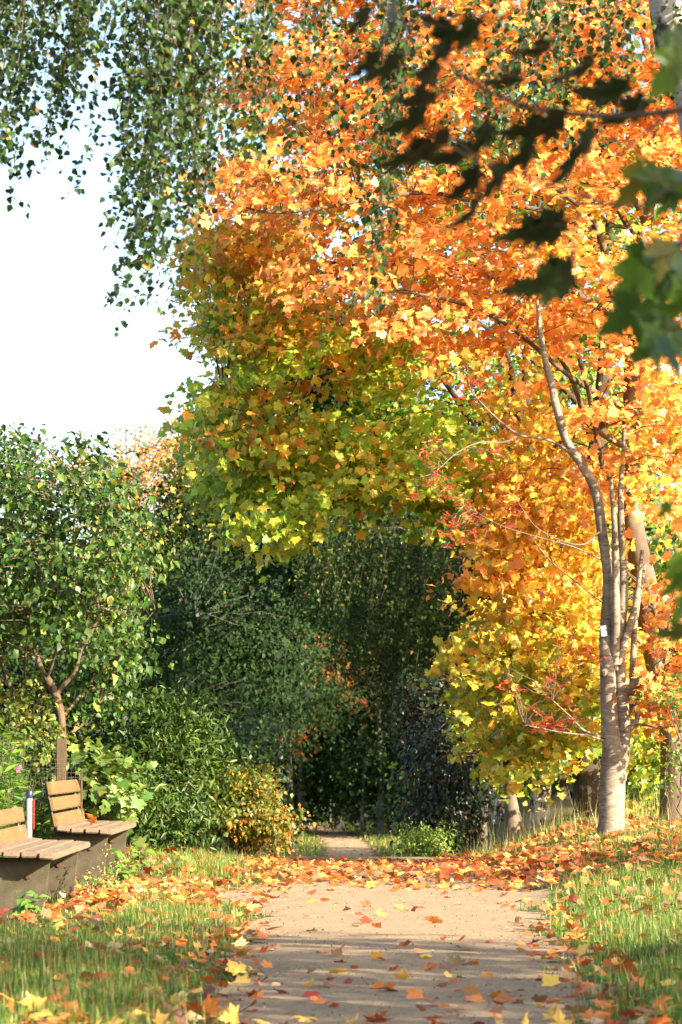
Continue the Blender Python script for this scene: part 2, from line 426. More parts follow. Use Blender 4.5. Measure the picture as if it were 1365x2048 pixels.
# ================================================================== ORANGE MAPLE
def tree_root(name, base, label, cat_='tree', group=None):
    return empty(name, (float(base[0]), float(base[1]), float(H(base[0], base[1]))), label, cat_, group)
def on_ground_spec(px, Y, wpx):
    x = (px-CX)/F*Y; z = float(H(x, Y))-.06
    # pixel row of that ground point
    d = z - CH; # solve v
    a = d/Y; v = (a*cp - sp)/(cp + a*sp); return (px, CY - v*F, Y, wpx)

T = Tubes()
b0 = on_ground_spec(1352, 29.5, 84)
trunk = limb(T, [b0, (1352, 1630, 29.5, 68), (1352, 1560, 29.5, 62), (1346, 1450, 29.5, 58), (1322, 1340, 29.5, 55), (1300, 1220, 29.4, 52), (1276, 1100, 29.3, 45), (1262, 1000, 29.2, 40), (1262, 880, 29.1, 36), (1266, 700, 29, 31), (1268, 560, 29, 28), (1300, 400, 29, 24), (1310, 150, 29, 18), (1300, -100, 29, 13), (1290, -350, 29, 6)], sides=18, wob=.035)
TB = Tubes(); nodes = [trunk[::2]]
for k, s_ in enumerate([
    [(1264, 690, 29, 24), (1235, 640, 28.7, 20), (1190, 608, 28.4, 17), (1100, 570, 28, 12), (960, 556, 27.5, 9), (900, 552, 27.2, 5)],
    [(1268, 600, 29, 20), (1228, 590, 28.6, 17), (1215, 520, 28.3, 16), (1190, 450, 28, 14), (1168, 420, 27.8, 10), (1090, 360, 27.5, 8), (1000, 300, 27.2, 5)],
    [(1200, 470, 28, 13), (1080, 420, 27.6, 11), (940, 400, 27.2, 10), (850, 385, 27, 8), (720, 402, 26.8, 8), (620, 420, 26.6, 7), (530, 424, 26.5, 5), (460, 402, 26.4, 3)],
    [(1290, 440, 29, 14), (1230, 330, 28.5, 12), (1100, 180, 28, 9), (980, 60, 27.6, 6), (850, -60, 27.3, 4)],
    [(1262, 980, 29.2, 16), (1215, 960, 28.5, 12), (1180, 795, 28.3, 10), (1160, 720, 28.2, 9), (1148, 660, 28, 6)],
    [(1262, 900, 29.1, 14), (1180, 850, 28.6, 12), (1160, 800, 28.4, 11), (1135, 740, 28.3, 9), (1105, 700, 28.2, 6), (1060, 650, 28, 3)],
    [(1264, 820, 29.1, 16), (1150, 760, 28.3, 10), (1000, 640, 27.5, 8), (850, 590, 27, 6), (700, 580, 26.7, 3)],
    [(1300, 380, 29, 14), (1380, 250, 28.5, 10), (1500, 100, 28, 6)],
    [(1300, 1230, 29.4, 18), (1340, 1210, 29, 14), (1420, 1160, 28.6, 9), (1480, 1150, 28.2, 5)],
    [(1290, 1160, 29.4, 12), (1330, 1300, 27.5, 7), (1310, 1360, 26.8, 4)],
    [(1290, 800, 29, 16), (1400, 650, 28.6, 10), (1500, 500, 28, 5)],
    [(1305, 250, 29, 12), (1150, 60, 28.5, 8), (1000, -150, 28, 4)],
    [(1310, 150, 29, 10), (1240, -50, 30, 8), (1100, -250, 30.5, 4)],
    [(1285, 500, 29.1, 13), (1150, 300, 30.2, 10), (900, 150, 30.6, 7), (640, 60, 30.8, 4)],
    [(1265, 820, 29.2, 13), (1100, 900, 30, 9), (1000, 960, 30.2, 6), (960, 1060, 30.2, 3)],
    [(1270, 1000, 29.3, 12), (1180, 1060, 29.6, 8), (1060, 1120, 29.8, 4)],
]): nodes.append(limb(TB, s_, sides=8, seed=k))
nodes = np.concatenate(nodes)
root = tree_root('orange_maple_tree', trunk[0], 'big maple with a blazing orange crown and a smooth brown trunk at the right edge')
link('trunk', T.mesh('trunk'), M_BK_BROWN, root)
O1 = [(430, -280), (1470, -280), (1470, 1150), (1365, 1150), (1325, 1040), (1250, 1000), (1190, 1040), (1160, 900), (1100, 790), (1000, 740), (920, 760), (850, 700), (720, 640), (590, 655), (560, 560), (600, 470), (470, 440), (400, 400), (440, 300), (500, 100)]
O2 = [(930, 770), (1100, 740), (1200, 900), (1200, 1080), (1230, 1150), (1180, 1190), (1050, 1190), (960, 1150), (960, 1080), (985, 980), (950, 900)]
O3 = [(1340, 1160), (1480, 1200), (1480, 1420), (1330, 1450), (1250, 1430), (1300, 1375), (1350, 1330), (1345, 1260)]
q1 = sample_poly(O1, 800); y1_ = rng.uniform(26.0, 30.4, 800)
y1_ = np.where((q1[:, 0] > 930) & (q1[:, 1] > 560) & (q1[:, 0] < 1200), np.maximum(y1_, 27.6), y1_)
hole = (.5+.5*np.sin(q1[:, 0]*.013+1.3)*np.sin(q1[:, 1]*.016+.4)) < .13
k1 = ~(hole & (q1[:, 1] > 150)); c1 = at(q1[k1, 0], q1[k1, 1], y1_[k1])
c2 = polycrown(O2, 190, 28.2, 31)
c3 = polycrown(O3, 40, 26.4, 28); c1, c2, c3 = carve(c1), carve(c2), carve(c3)
lowy = lambda cen: 1.4*sm(3.6, 5.4, cen[:, 2]) - .2
cc = (trunk[-4][0]-.3, 29.6, 4.6)
A = sprays(c1, 46, .24, .06, .080, region_col(OR, YE, fx=lambda c: 1.5*sm(3.5, 5.2, c[:, 2])-.2*(c[:, 1]-28)), cc)
B = sprays(c2, 42, .23, .055, .079, region_col(YE, OR, bias=.3), cc)
C = sprays(c3, 42, .2, .05, .08, region_col(OR, YE, bias=1.0), cc)
link('crown', leaves('orange_crown', T_MAPLE, *cat(A, B, C), curl=rng.uniform(-1, 3.2, len(c1)*46+len(c2)*42+len(c3)*42)), M_MAPLE, root)
connect(TB, np.concatenate([c1[::2], c2, c3]), nodes, .007, .0025, .8, .1)
link('branches', TB.mesh('branches'), M_BK_TWIG, root)

# ================================================================== YELLOW-GREEN MAPLE (dark trunk behind)
T = Tubes(); TB = Tubes()
trunk = limb(T, [on_ground_spec(1173, 33, 66), (1173, 1620, 33, 56), (1172, 1540, 33, 53), (1170, 1400, 33, 50), (1166, 1200, 33, 45), (1175, 1040, 33, 38), (1195, 880, 33, 33), (1208, 740, 33, 29), (1216, 600, 33, 24), (1222, 400, 33, 16), (1225, 200, 33, 8)], sides=16, wob=.03)
nodes = [trunk[::2]]
for k, s_ in enumerate([
    [(1167, 1230, 33, 26), (1110, 1110, 32.6, 20), (1050, 1010, 32.2, 16), (1000, 930, 32, 15), (950, 860, 31.8, 14), (905, 785, 31.6, 11), (860, 740, 31.4, 8), (780, 730, 31.2, 7), (690, 742, 31, 6), (620, 730, 31, 3)],
    [(1080, 1060, 32.4, 18), (1052, 950, 32, 17), (1042, 850, 31.8, 16), (1025, 760, 31.7, 15), (1005, 670, 31.5, 12), (990, 560, 31.5, 9), (960, 400, 31.5, 5)],
    [(1090, 1080, 32.4, 18), (1060, 900, 32.4, 18), (1052, 760, 32.5, 16), (1060, 620, 32.6, 12), (1080, 400, 32.6, 7)],
    [(960, 870, 31.8, 10), (880, 830, 31.2, 9), (830, 842, 31, 8), (770, 862, 30.8, 7), (690, 880, 30.5, 6), (610, 888, 30.2, 5), (555, 900, 30, 3)],
    [(800, 855, 30.8, 6), (750, 920, 30.4, 5), (700, 980, 30, 4), (660, 1020, 29.8, 2)],
    [(640, 885, 30.3, 4), (600, 950, 30, 3), (560, 1040, 29.8, 2)],
    [(1170, 1430, 33, 18), (1120, 1380, 32, 13), (1040, 1350, 31, 9), (970, 1340, 30.2, 6), (910, 1330, 29.6, 3)],
    [(1170, 1500, 33, 14), (1110, 1490, 31.6, 8), (1040, 1500, 30.8, 5), (1000, 1540, 30.2, 3)],
    [(1175, 1300, 33, 16), (1130, 1250, 31, 10), (1050, 1230, 30, 6)],
    [(1200, 850, 33, 14), (1040, 700, 32.6, 9), (800, 560, 32, 7), (620, 520, 31.8, 5), (450, 530, 31.5, 3)],
    [(760, 735, 31.2, 6), (640, 680, 31.2, 5), (520, 640, 31, 4), (430, 640, 31, 2)],
    [(640, 732, 31, 5), (540, 780, 30.6, 4), (450, 800, 30.4, 2)],
    [(1165, 1150, 33, 12), (1240, 1050, 32.8, 8), (1330, 980, 32.5, 4)],
    [(1030, 780, 31.7, 12), (1015, 830, 31.7, 14), (1040, 990, 32, 16)],
]): nodes.append(limb(TB, s_, sides=8, seed=k+3))
nodes = np.concatenate(nodes)
root = tree_root('yellow_maple_tree', trunk[0], 'maple turning yellow and green, dark trunk behind the pale multi-stemmed tree')
link('trunk', T.mesh('trunk'), M_BK_DARK, root)
YL = [(925, 1295), (980, 1215), (1050, 1175), (1200, 1180), (1270, 1300), (1225, 1470), (1200, 1470), (1120, 1500), (1050, 1560), (1020, 1520), (970, 1430), (940, 1370)]
G1 = [(400, 490), (480, 450), (560, 440), (620, 650), (760, 670), (870, 760), (800, 820), (620, 720), (560, 800), (600, 860), (800, 850), (930, 820), (980, 940), (900, 1000), (800, 950), (640, 990), (600, 1080), (560, 1105), (515, 1080), (500, 1000), (435, 1020), (440, 900), (400, 840), (425, 760), (490, 710), (395, 670), (400, 610), (480, 600), (375, 560), (385, 510)]
G2 = [(420, 60), (1200, 60), (1400, 700), (1000, 700), (620, 620), (450, 500), (480, 300)]
YR = [(1240, 1440), (1420, 1440), (1420, 1640), (1300, 1660), (1250, 1640), (1240, 1560)]
a1 = polycrown(YL, 320, 28.8, 33); a2 = polycrown(G1, 600, 28.6, 32.8); a3 = polycrown(G2, 220, 32, 35); a4 = polycrown(YR, 60, 32, 36); G3 = [(560, 850), (700, 800), (900, 830), (1000, 900), (960, 1040), (900, 1090), (800, 1040), (690, 1010), (600, 1040), (560, 960)]; a5 = polycrown(G3, 95, 30.5, 33); a1, a2, a3 = carve(a1), carve(a2), carve(a3)
cc = (1.6, 32, 4)
A = sprays(a1, 42, .22, .055, .080, region_col(YE, YG, (5, 4, 3, 2, 1), bias=-.9, fx=lambda c: 2.2*sm(1.5, 2.6, c[:, 2])), (3.2, 32, 1.5))
B = sprays(a2, 44, .22, .065, .077, region_col([(.36, .48, .05), (.50, .54, .06), (.26, .40, .04), (.60, .54, .07), (.18, .32, .035)], [(.66, .42, .05), (.68, .34, .045), (.55, .48, .06), (.62, .24, .04)], (4, 5, 4, 2, 3), [4, 3, 3, 2], bias=.75, fx=lambda c: -.7*sm(-.6, -1.3, c[:, 0]) + 2.2*sm(-.7, -.1, c[:, 0])*sm(5.4, 4.3, c[:, 2]) + .9*np.sin(c[:, 0]*2.4+c[:, 2])), cc)
C = sprays(a3, 30, .24, .07, .095, region_col(YG, GR, (3, 5, 2, 4, .5), [1, 1, 1, 1]), cc)
D = sprays(a4, 22, .2, .06, .11, region_col(YG, GR, (4, 4, 2, 3, .3), [1, 2, 3, 1], bias=.8), cc)
E = sprays(a5, 32, .22, .06, .085, region_col([(.13, .24, .03), (.20, .32, .035), (.30, .38, .045), (.09, .17, .025)], YE, (3, 4, 3, 2), [2, 1, 1, 3, 1], bias=1.7), cc)
AA = cat(A, B, C, D, E)
link('crown', leaves('yellow_crown', T_MAPLE, *AA, curl=rng.uniform(-1, 3.2, len(AA[0]))), M_MAPLE, root)
connect(TB, np.concatenate([a1, a2, a3[::3], a4[::3], a5]), nodes, .006, .0025, .5, .1)
link('branches', TB.mesh('branches'), M_BK_DARK, root)

# ================================================================== MULTI-STEMMED PALE TREE (in front, Y 27)
T = Tubes(); TB = Tubes(); Yr = 27.0
q0 = on_ground_spec(1222, Yr, 96)
stem_main = limb(T, [q0, (1222, 1674, Yr, 68), (1224, 1640, Yr, 54), (1226, 1560, Yr, 50), (1228, 1510, Yr, 48), (1224, 1475, Yr, 42), (1219, 1420, Yr, 34), (1216, 1340, Yr, 32), (1214, 1280, Yr, 30), (1214, 1220, Yr, 23), (1216, 1150, Yr, 21), (1206, 1070, Yr, 21), (1192, 985, Yr, 20), (1165, 930, Yr, 19), (1135, 885, Yr, 18), (1115, 820, Yr, 17), (1104, 770, Yr, 15), (1092, 725, Yr, 13), (1082, 670, Yr, 11), (1075, 600, Yr, 7)], sides=18, wob=.03, per=7)
st2 = limb(T, [(1236, 1560, Yr, 34), (1244, 1500, Yr, 31), (1249, 1455, Yr, 28), (1245, 1400, Yr, 25), (1240, 1320, Yr+.05, 24), (1243, 1250, Yr+.05, 21), (1247, 1180, Yr+.1, 19), (1244, 1080, Yr+.1, 17), (1242, 980, Yr+.1, 11), (1250, 860, Yr+.2, 7)], sides=14, wob=.03, per=7)
nodes = [stem_main[40:], st2[20:]]
for k, s_ in enumerate([
    [(1228, 1340, Yr, 15), (1232, 1250, Yr-.1, 14), (1232, 1150, Yr-.1, 12), (1230, 1060, Yr-.1, 9), (1222, 960, Yr-.1, 6)],
    [(1238, 1330, Yr, 14), (1252, 1275, Yr, 13), (1266, 1235, Yr, 12), (1274, 1195, Yr, 9), (1285, 1100, Yr, 6)],
    [(1246, 1450, Yr+.1, 12), (1264, 1400, Yr+.1, 11), (1266, 1340, Yr+.1, 10), (1268, 1290, Yr+.1, 10), (1272, 1230, Yr+.1, 9), (1290, 1130, Yr+.2, 5)],
    [(1243, 1405, Yr, 15), (1256, 1385, Yr, 16), (1275, 1366, Yr-.1, 15), (1295, 1354, Yr-.2, 14)],
    [(1240, 1475, Yr, 16), (1256, 1458, Yr, 14), (1268, 1448, Yr, 10), (1276, 1432, Yr, 8), (1268, 1395, Yr+.1, 7)],
    [(1266, 1448, Yr, 7), (1290, 1450, Yr-.1, 5), (1320, 1456, Yr-.2, 3), (1360, 1450, Yr-.3, 2)],
    [(1212, 1475, Yr, 9), (1190, 1470, Yr-.1, 6), (1165, 1458, Yr-.2, 4), (1140, 1432, Yr-.3, 3), (1105, 1400, Yr-.4, 2)],
    [(1215, 1485, Yr, 8), (1180, 1472, Yr-.2, 4), (1120, 1464, Yr-.4, 3), (1050, 1450, Yr-.6, 2)],
    [(1214, 1340, Yr, 14), (1208, 1345, Yr-.1, 14), (1206, 1350, Yr-.14, 12)],
    [(1150, 912, Yr, 9), (1115, 888, Yr-.1, 8), (1085, 877, Yr-.2, 7), (1040, 870, Yr-.3, 6), (1000, 842, Yr-.4, 5), (965, 808, Yr-.5, 4), (940, 775, Yr-.6, 4), (935, 735, Yr-.7, 3)],
    [(1040, 870, Yr-.3, 5), (1010, 884, Yr-.4, 4), (960, 885, Yr-.6, 4), (915, 905, Yr-.7, 3), (868, 945, Yr-.8, 2), (820, 960, Yr-.9, 1.5)],
    [(1205, 1060, Yr, 7), (1160, 1090, Yr-.2, 4), (1080, 1060, Yr-.4, 3), (1040, 1010, Yr-.5, 2)],
    [(1205, 1120, Yr, 6), (1150, 1095, Yr-.3, 4), (1080, 1075, Yr-.5, 3), (1000, 1050, Yr-.6, 2), (930, 1010, Yr-.7, 1.5)],
    [(1213, 1210, Yr, 6), (1160, 1170, Yr-.3, 4), (1100, 1120, Yr-.5, 3), (1060, 1070, Yr-.6, 2)],
]): nodes.append(limb(TB if k > 7 else T, [(a_, b_, c_, d_*(.75 if k > 8 else 1.3 if k < 5 else 1)) for a_, b_, c_, d_ in s_], sides=8, seed=k+9))
nodes = np.concatenate(nodes)
root = tree_root('rowan_tree', stem_main[0], 'pale smooth multi-stemmed tree in front of the orange maple, small white tag on it')
link('trunk', T.mesh('trunk'), M_BK_GREY, root)
# scarlet compound leaflets at twig ends
rc = []
for (a, b, s_) in [(850, 905, 50), (900, 1010, 45), (950, 780, 25), (1020, 1030, 30), (880, 960, 40), (1000, 900, 35), (1060, 1420, 50), (1110, 1380, 40), (1160, 1300, 40), (1090, 1450, 30), (960, 1040, 45), (1040, 1360, 35), (920, 1050, 35), (1150, 1440, 30)]:
    for _ in range(9): rc.append((a+rng.normal(0, s_*.6), b+rng.normal(0, s_*.45), Yr-rng.uniform(.3, 1.1)))
rc = at(*np.array(rc).T)
fronds = TB; P_, N_, TI = [], [], []
for c in rc:
    d = nrmz(rng.normal(0, 1, 3)+np.array([-.5, 0, -.3])); L = .16
    twig(fronds, c, c+d*L, .003, .0015, .1, 4, 3)
    side = nrmz(np.cross(d, [0, 0, 1.0]))
    for j in range(5):
        for sg in (-1, 1):
            P_.append(c + d*L*(.25+.17*j)); TI.append(nrmz(side*sg+d*.5+rng.normal(0, .15, 3))); N_.append(nrmz(np.cross(d, side)+rng.normal(0, .4, 3)))
P_, N_, TI = map(np.array, (P_, N_, TI))
k = rng.random(len(P_)) < .62; P_, N_, TI = P_[k], N_[k], TI[k]
link('crown', leaves('rowan_leaves', T_NARROW, P_, N_, TI, .06*rng.uniform(.7, 1.3, len(P_)), jitter(pick([(.45, .04, .02), (.30, .03, .015), (.55, .14, .03)], [3, 2, 2], len(P_))), wid=1.6), M_MAPLE, root)
connect(TB, rc[::2], nodes, .004, .002, 1)
link('branches', TB.mesh('branches'), M_BK_ROWTW, root)

# tag on the stem
tg = empty('tree_tag', V(1208, 1262, Yr-.09), 'small white plastic number tag nailed to the pale multi-stemmed tree', 'tag')
bm = bmesh.new(); bmesh.ops.create_cube(bm, size=1)
bmesh.ops.scale(bm, vec=(.052, .004, .098), verts=bm.verts); bmesh.ops.rotate(bm, matrix=Matrix.Rotation(-.12, 3, 'Y'), verts=bm.verts)
bmesh.ops.bevel(bm, geom=bm.edges[:], offset=.0012, segments=1)
me = bpy.data.meshes.new('plate'); bm.to_mesh(me); bm.free()
pl = link('plate', me, M_TAG, tg, (0, 0, 0))
def text_mesh(body, size):
    cu = bpy.data.curves.new('digits', 'FONT'); cu.body = body; cu.size = size; cu.extrude = .0008; cu.align_x = 'CENTER'; cu.align_y = 'CENTER'
    o = bpy.data.objects.new('digits', cu); COL.objects.link(o)
    me = bpy.data.meshes.new_from_object(o); bpy.data.objects.remove(o); return me
dg = link('number', text_mesh('20', .052), M_INK, tg, (0, -.0045, .004)); dg.rotation_euler = (PI/2, -.12, 0)

# ================================================================== OTHER TRUNKED TREES, generic
def blob(px, py, Y, rx, ry, dz, n, shell=.55):
    """clump centres in an uneven ellipsoid; rx, ry in photo pixels, dz metres"""
    d = nrmz(rng.normal(0, 1, (n, 3))); r = rng.uniform(shell**2, 1, n)**.5
    r = r*(1+.16*np.sin(3*d[:, 0]+5*d[:, 2]+px)+.14*np.sin(6*d[:, 2]-4*d[:, 1]+py))
    c = at(px, py, Y); s = Y/F
    return c + d*r[:, None]*np.array([rx*s, dz, ry*s])
def gtree(name, label, trunkspec, blobs, leaf, tmpl, colf, bark_, mat_, per=22, rad=.35, vert=.12, limbs=8, group=None, cat_='tree', kw={}, frac=.35, twr=.012, core=0):
    T = Tubes(); TB = Tubes()
    tr = limb(T, trunkspec, sides=12, wob=.04)
    cen = np.concatenate([blob(*b) for b in blobs])
    cen = cen[cen[:, 2] > H(cen[:, 0], cen[:, 1])+.12]
    root = tree_root(name, tr[0], label, cat_, group)
    link('trunk', T.mesh('trunk'), bark_, root)
    nodes = [tr[len(tr)//3:]]
    r0 = trunkspec[-2][3]*trunkspec[-2][2]/F/2
    for c in cen[rng.choice(len(cen), min(limbs, len(cen)), replace=False)]:
        k = int(np.clip(np.searchsorted(tr[:, 2], c[2]-.35*np.hypot(*(c-tr[-1])[:2])), 2, len(tr)-2))
        a = tr[k]; t = np.linspace(0, 1, 8)[:, None]
        p = a+(c-a)*t+np.array([0, 0, 1])*np.sin(t*PI)*.12*np.linalg.norm(c-a)+rng.normal(0, .05, (8, 3))*np.sin(t*PI)
        TB.add(p, np.linspace(max(r0*.75, .012), .006, 8), 6); nodes.append(p[1:])
    nodes = np.concatenate(nodes)
    A = sprays(cen, per, rad, vert, leaf, colf, cen.mean(0), **kw)
    if core:
        cc_ = cen.mean(0) + (cen-cen.mean(0))*.82 + np.array([0, .8, 0])
        A = cat(A, sprays(cc_, core, rad*1.3, vert*2, leaf*2.6, colf, cen.mean(0)))
    k = A[0][:, 2] > H(A[0][:, 0], A[0][:, 1]) + .02
    A = [a[k] for a in A]
    link('crown', leaves(name+'_crown', tmpl, *A, curl=rng.uniform(-.2, 1.6, len(A[0]))), mat_, root)
    connect(TB, cen, nodes, twr, .004, frac, .05, 6)
    link('branches', TB.mesh('branches'), bark_, root)
    return root, cen
def simple(pal, w=None, v=.2, hue=.08, clump=.16):
    def f(cen, ci, pos):
        c = pick(pal, w or [1]*len(pal), len(ci)); return jitter(c*np.exp(rng.normal(0, clump, (len(cen), 1)))[ci], v, hue)
    return f
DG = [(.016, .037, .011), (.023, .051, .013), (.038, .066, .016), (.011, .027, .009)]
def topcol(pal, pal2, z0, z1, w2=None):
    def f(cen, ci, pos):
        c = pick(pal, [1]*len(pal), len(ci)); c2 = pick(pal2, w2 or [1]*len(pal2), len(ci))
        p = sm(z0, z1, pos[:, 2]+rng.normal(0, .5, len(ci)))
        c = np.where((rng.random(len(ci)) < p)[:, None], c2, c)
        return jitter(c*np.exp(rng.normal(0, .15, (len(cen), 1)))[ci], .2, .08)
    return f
def gs(px, Y, w_): return on_ground_spec(px, Y, w_)

# far wood, closing the path  (Y 100-135)
woods = [(-330, 100, 1250, 210, 330, 15), (-620, 90, 1250, 230, 340, 15), (1750, 100, 1250, 210, 340, 15), (2050, 90, 1250, 230, 340, 15), (760, 104, 1180, 190, 270, 16), (960, 100, 1120, 190, 300, 16), (600, 106, 1230, 170, 230, 14), (400, 124, 1330, 170, 250, 16), (560, 128, 1380, 150, 220, 14), (700, 132, 1340, 160, 260, 14), (850, 126, 1400, 150, 220, 14), (1000, 120, 1350, 160, 260, 16), (1150, 126, 1300, 170, 300, 18), (1320, 120, 1300, 170, 300, 18), (240, 118, 1320, 160, 260, 15), (70, 112, 1250, 180, 300, 15), (-120, 112, 1250, 180, 320, 15), (1500, 118, 1250, 190, 340, 15)]
wl = ['outside the view at left', 'far outside the view at left', 'outside the view at right', 'far outside the view at right', 'rising behind the hanging birch curtain', 'rising behind the low yellow boughs', 'rising behind the orange-tipped young maple', 'left edge', 'left of the trunk with the snag', 'middle', 'right of the middle', 'behind the drooping dark tree', 'behind the white birch', 'behind the right maple', 'behind the willow bush', 'behind the lilac', 'off to the left', 'off to the right']
for (px, Y, cy, rx, ry, tw), ww in zip(woods, wl):
    gtree('woodland_tree', 'dark tree closing the far wood, ' + ww, [gs(px, Y, tw), (px+3, 1560, Y, tw*.8), (px-3, 1400, Y, tw*.6), (px, cy-60, Y, tw*.25), (px, cy-90, Y, 2)],
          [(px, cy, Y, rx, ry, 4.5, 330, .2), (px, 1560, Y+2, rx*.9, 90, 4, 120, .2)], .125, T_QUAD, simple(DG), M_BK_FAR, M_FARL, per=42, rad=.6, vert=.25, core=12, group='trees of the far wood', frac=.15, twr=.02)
# trunks that show at the end of the path
for px, Y, w_, h_, c_, lb in [(680, 112, 17, 1420, .8, 'stout blue-grey trunk standing behind the bend of the path'), (783, 108, 8, 1480, 1.4, 'thin pale sunlit trunk right of the far path'), (725, 104, 7, 1520, 1.2, 'thin trunk with a sunlit foot beside the far path'), (660, 120, 6, 1500, 1, 'thin pole-like trunk left of the stout grey trunk'), (556, 96, 13, 1380, .7, 'dark straight trunk behind the yellowing bush')]:
    gtree('woodland_tree', lb, [gs(px, Y, w_*1.35), (px, 1610, Y, w_), (px+4, 1540, Y, w_*.85), (px+8, h_, Y, w_*.6), (px+10, h_-60, Y, w_*.2)],
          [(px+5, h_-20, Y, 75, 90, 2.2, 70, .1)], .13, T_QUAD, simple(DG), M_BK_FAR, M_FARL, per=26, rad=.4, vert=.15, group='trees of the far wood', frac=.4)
# big left-centre trees, leaf colour turning olive and gold upwards
gtree('hornbeam_tree', 'tall dense olive-green tree left of the path with a rounded top against the sky', [gs(470, 74, 24), (470, 1500, 74, 20), (460, 1300, 74, 16), (430, 1050, 74, 10), (420, 930, 74, 3)],
      [(430, 1120, 74, 150, 270, 4, 520, .25), (500, 1230, 72, 170, 210, 3.6, 420, .25), (360, 1290, 70, 120, 200, 3, 260, .25), (400, 950, 75, 80, 100, 2, 90, .2), (450, 1450, 70, 160, 120, 3, 200, .2)],
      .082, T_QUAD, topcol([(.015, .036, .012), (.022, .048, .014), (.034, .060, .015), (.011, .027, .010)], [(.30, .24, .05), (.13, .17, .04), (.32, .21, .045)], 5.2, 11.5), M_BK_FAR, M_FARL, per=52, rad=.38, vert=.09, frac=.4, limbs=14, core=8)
gtree('beech_tree', 'sparse tree with pale golden leaves standing behind the lilac', [gs(250, 92, 14), (250, 1400, 92, 12), (250, 1150, 92, 8), (255, 960, 92, 4), (250, 840, 92, 1.5)],
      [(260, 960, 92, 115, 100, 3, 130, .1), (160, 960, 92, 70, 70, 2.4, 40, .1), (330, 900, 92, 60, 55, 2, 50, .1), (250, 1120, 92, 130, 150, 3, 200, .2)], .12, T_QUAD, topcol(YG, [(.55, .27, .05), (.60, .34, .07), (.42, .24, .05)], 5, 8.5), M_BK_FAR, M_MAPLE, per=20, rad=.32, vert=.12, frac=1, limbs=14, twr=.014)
gtree('young_maple_tree', 'small dark maple with reddish-orange tips in the middle distance left of the far path', [gs(585, 84, 12), (580, 1560, 84, 10), (580, 1450, 84, 8), (600, 1330, 84, 5), (610, 1260, 84, 2)],
      [(640, 1370, 84, 105, 110, 2.5, 150, .2), (590, 1420, 83, 70, 90, 2, 110, .2), (690, 1310, 85, 70, 60, 2, 60, .2)], .12, T_QUAD,
      region_col([(.045, .09, .02), (.03, .07, .02)], [(.32, .09, .03), (.26, .12, .03)], (3, 2), [3, 2], bias=.7), M_BK_FAR, M_FARL, per=24, rad=.32, vert=.1, frac=.5)
gtree('tall_oak_tree', 'tall dark tree seen through the gap in the maple crown, sky sparkling between its leaves', [gs(945, 62, 30), (940, 1500, 62, 26), (880, 1200, 62, 22), (780, 980, 62, 16), (700, 750, 62, 8), (690, 600, 62, 3)],
      [(680, 720, 62, 130, 190, 2.6, 210, .3), (740, 950, 62, 190, 180, 3, 330, .3), (620, 1050, 62, 150, 170, 3, 240, .3)], .10, T_RHOMB, simple(DG), M_BK_DARK, M_FARL, per=34, rad=.34, vert=.12, frac=.7, limbs=14, core=6)
gtree('ash_tree', 'tall green tree filling in behind the orange maple', [gs(1120, 52, 40), (1120, 1400, 52, 36), (1120, 1000, 52, 30), (1110, 500, 52, 20), (1100, 100, 52, 8)],
      [(1120, 900, 52, 280, 330, 2.6, 500, .3), (1100, 350, 52, 330, 330, 2.6, 420, .3), (1330, 1300, 50, 200, 260, 2.6, 320, .2)], .12, T_RHOMB, simple(GR+YG[:2]), M_BK_DARK, M_GREEN, per=24, rad=.36, vert=.13, frac=.3, limbs=12)

# weeping birch in the middle, small hanging leaves
T = Tubes(); TB = Tubes()
tr = limb(T, [gs(1000, 47, 34), (1000, 1500, 47, 26), (985, 1300, 47, 22), (960, 1100, 47, 17), (930, 950, 47, 10), (900, 840, 47, 4)], sides=12)
P_, TI, CI = [], [], []
ns = 800
sx = rng.uniform(600, 1130, ns); 
for k_, x0 in enumerate(sx):
    top = 1000 + 90*((x0-860)/230)**2 + rng.uniform(-60, 330); yy = rng.uniform(44.5, 50)
    L = rng.uniform(60, 210); bot = min(top+L, np.interp(x0, [600, 700, 800, 900, 1130], [1150, 1330, 1430, 1520, 1560]))
    if bot-top < 40: continue
    n = int((bot-top)/4.2); t = np.linspace(0, 1, n)
    dx = -rng.uniform(5, 45)
    p = at(x0+dx*t**1.4+3*np.sin(t*7+x0), top+(bot-top)*t, yy+.15*np.sin(t*5+x0))
    TB.add(p[::max(1, n//5)], np.full(len(p[::max(1, n//5)]), .003), 3)
    for rep in range(2): P_.append(p+rng.normal(0, .06, p.shape)); TI.append(np.tile([0, 0, -1.0], (n, 1)))
P_ = np.concatenate(P_); TI = np.concatenate(TI)+rng.normal(0, .45, (len(P_), 3))
for _ in range(26):
    k = rng.integers(10, len(tr)-2); e = P_[rng.integers(len(P_))]
    twig(TB, tr[k], e+np.array([0, 0, .4]), .03, .006, .15, 8, 5)
root = tree_root('weeping_birch_tree', tr[0], 'weeping birch with a curtain of tiny dark green leaves behind the yellow maple')
link('trunk', T.mesh('trunk'), M_BK_BIRCH, root); link('branches', TB.mesh('branches'), M_BK_TWIG, root)
link('crown', leaves('weeping_crown', T_RHOMB, P_, rng.normal(0, 1, P_.shape)+np.array([0, -.5, .2]), TI, .062*rng.uniform(.7, 1.3, len(P_)), jitter(pick(DG+[(.09, .13, .022), (.3, .22, .04)], [3, 4, 4, 2, 1.2, .3], len(P_)))), M_FARL, root)

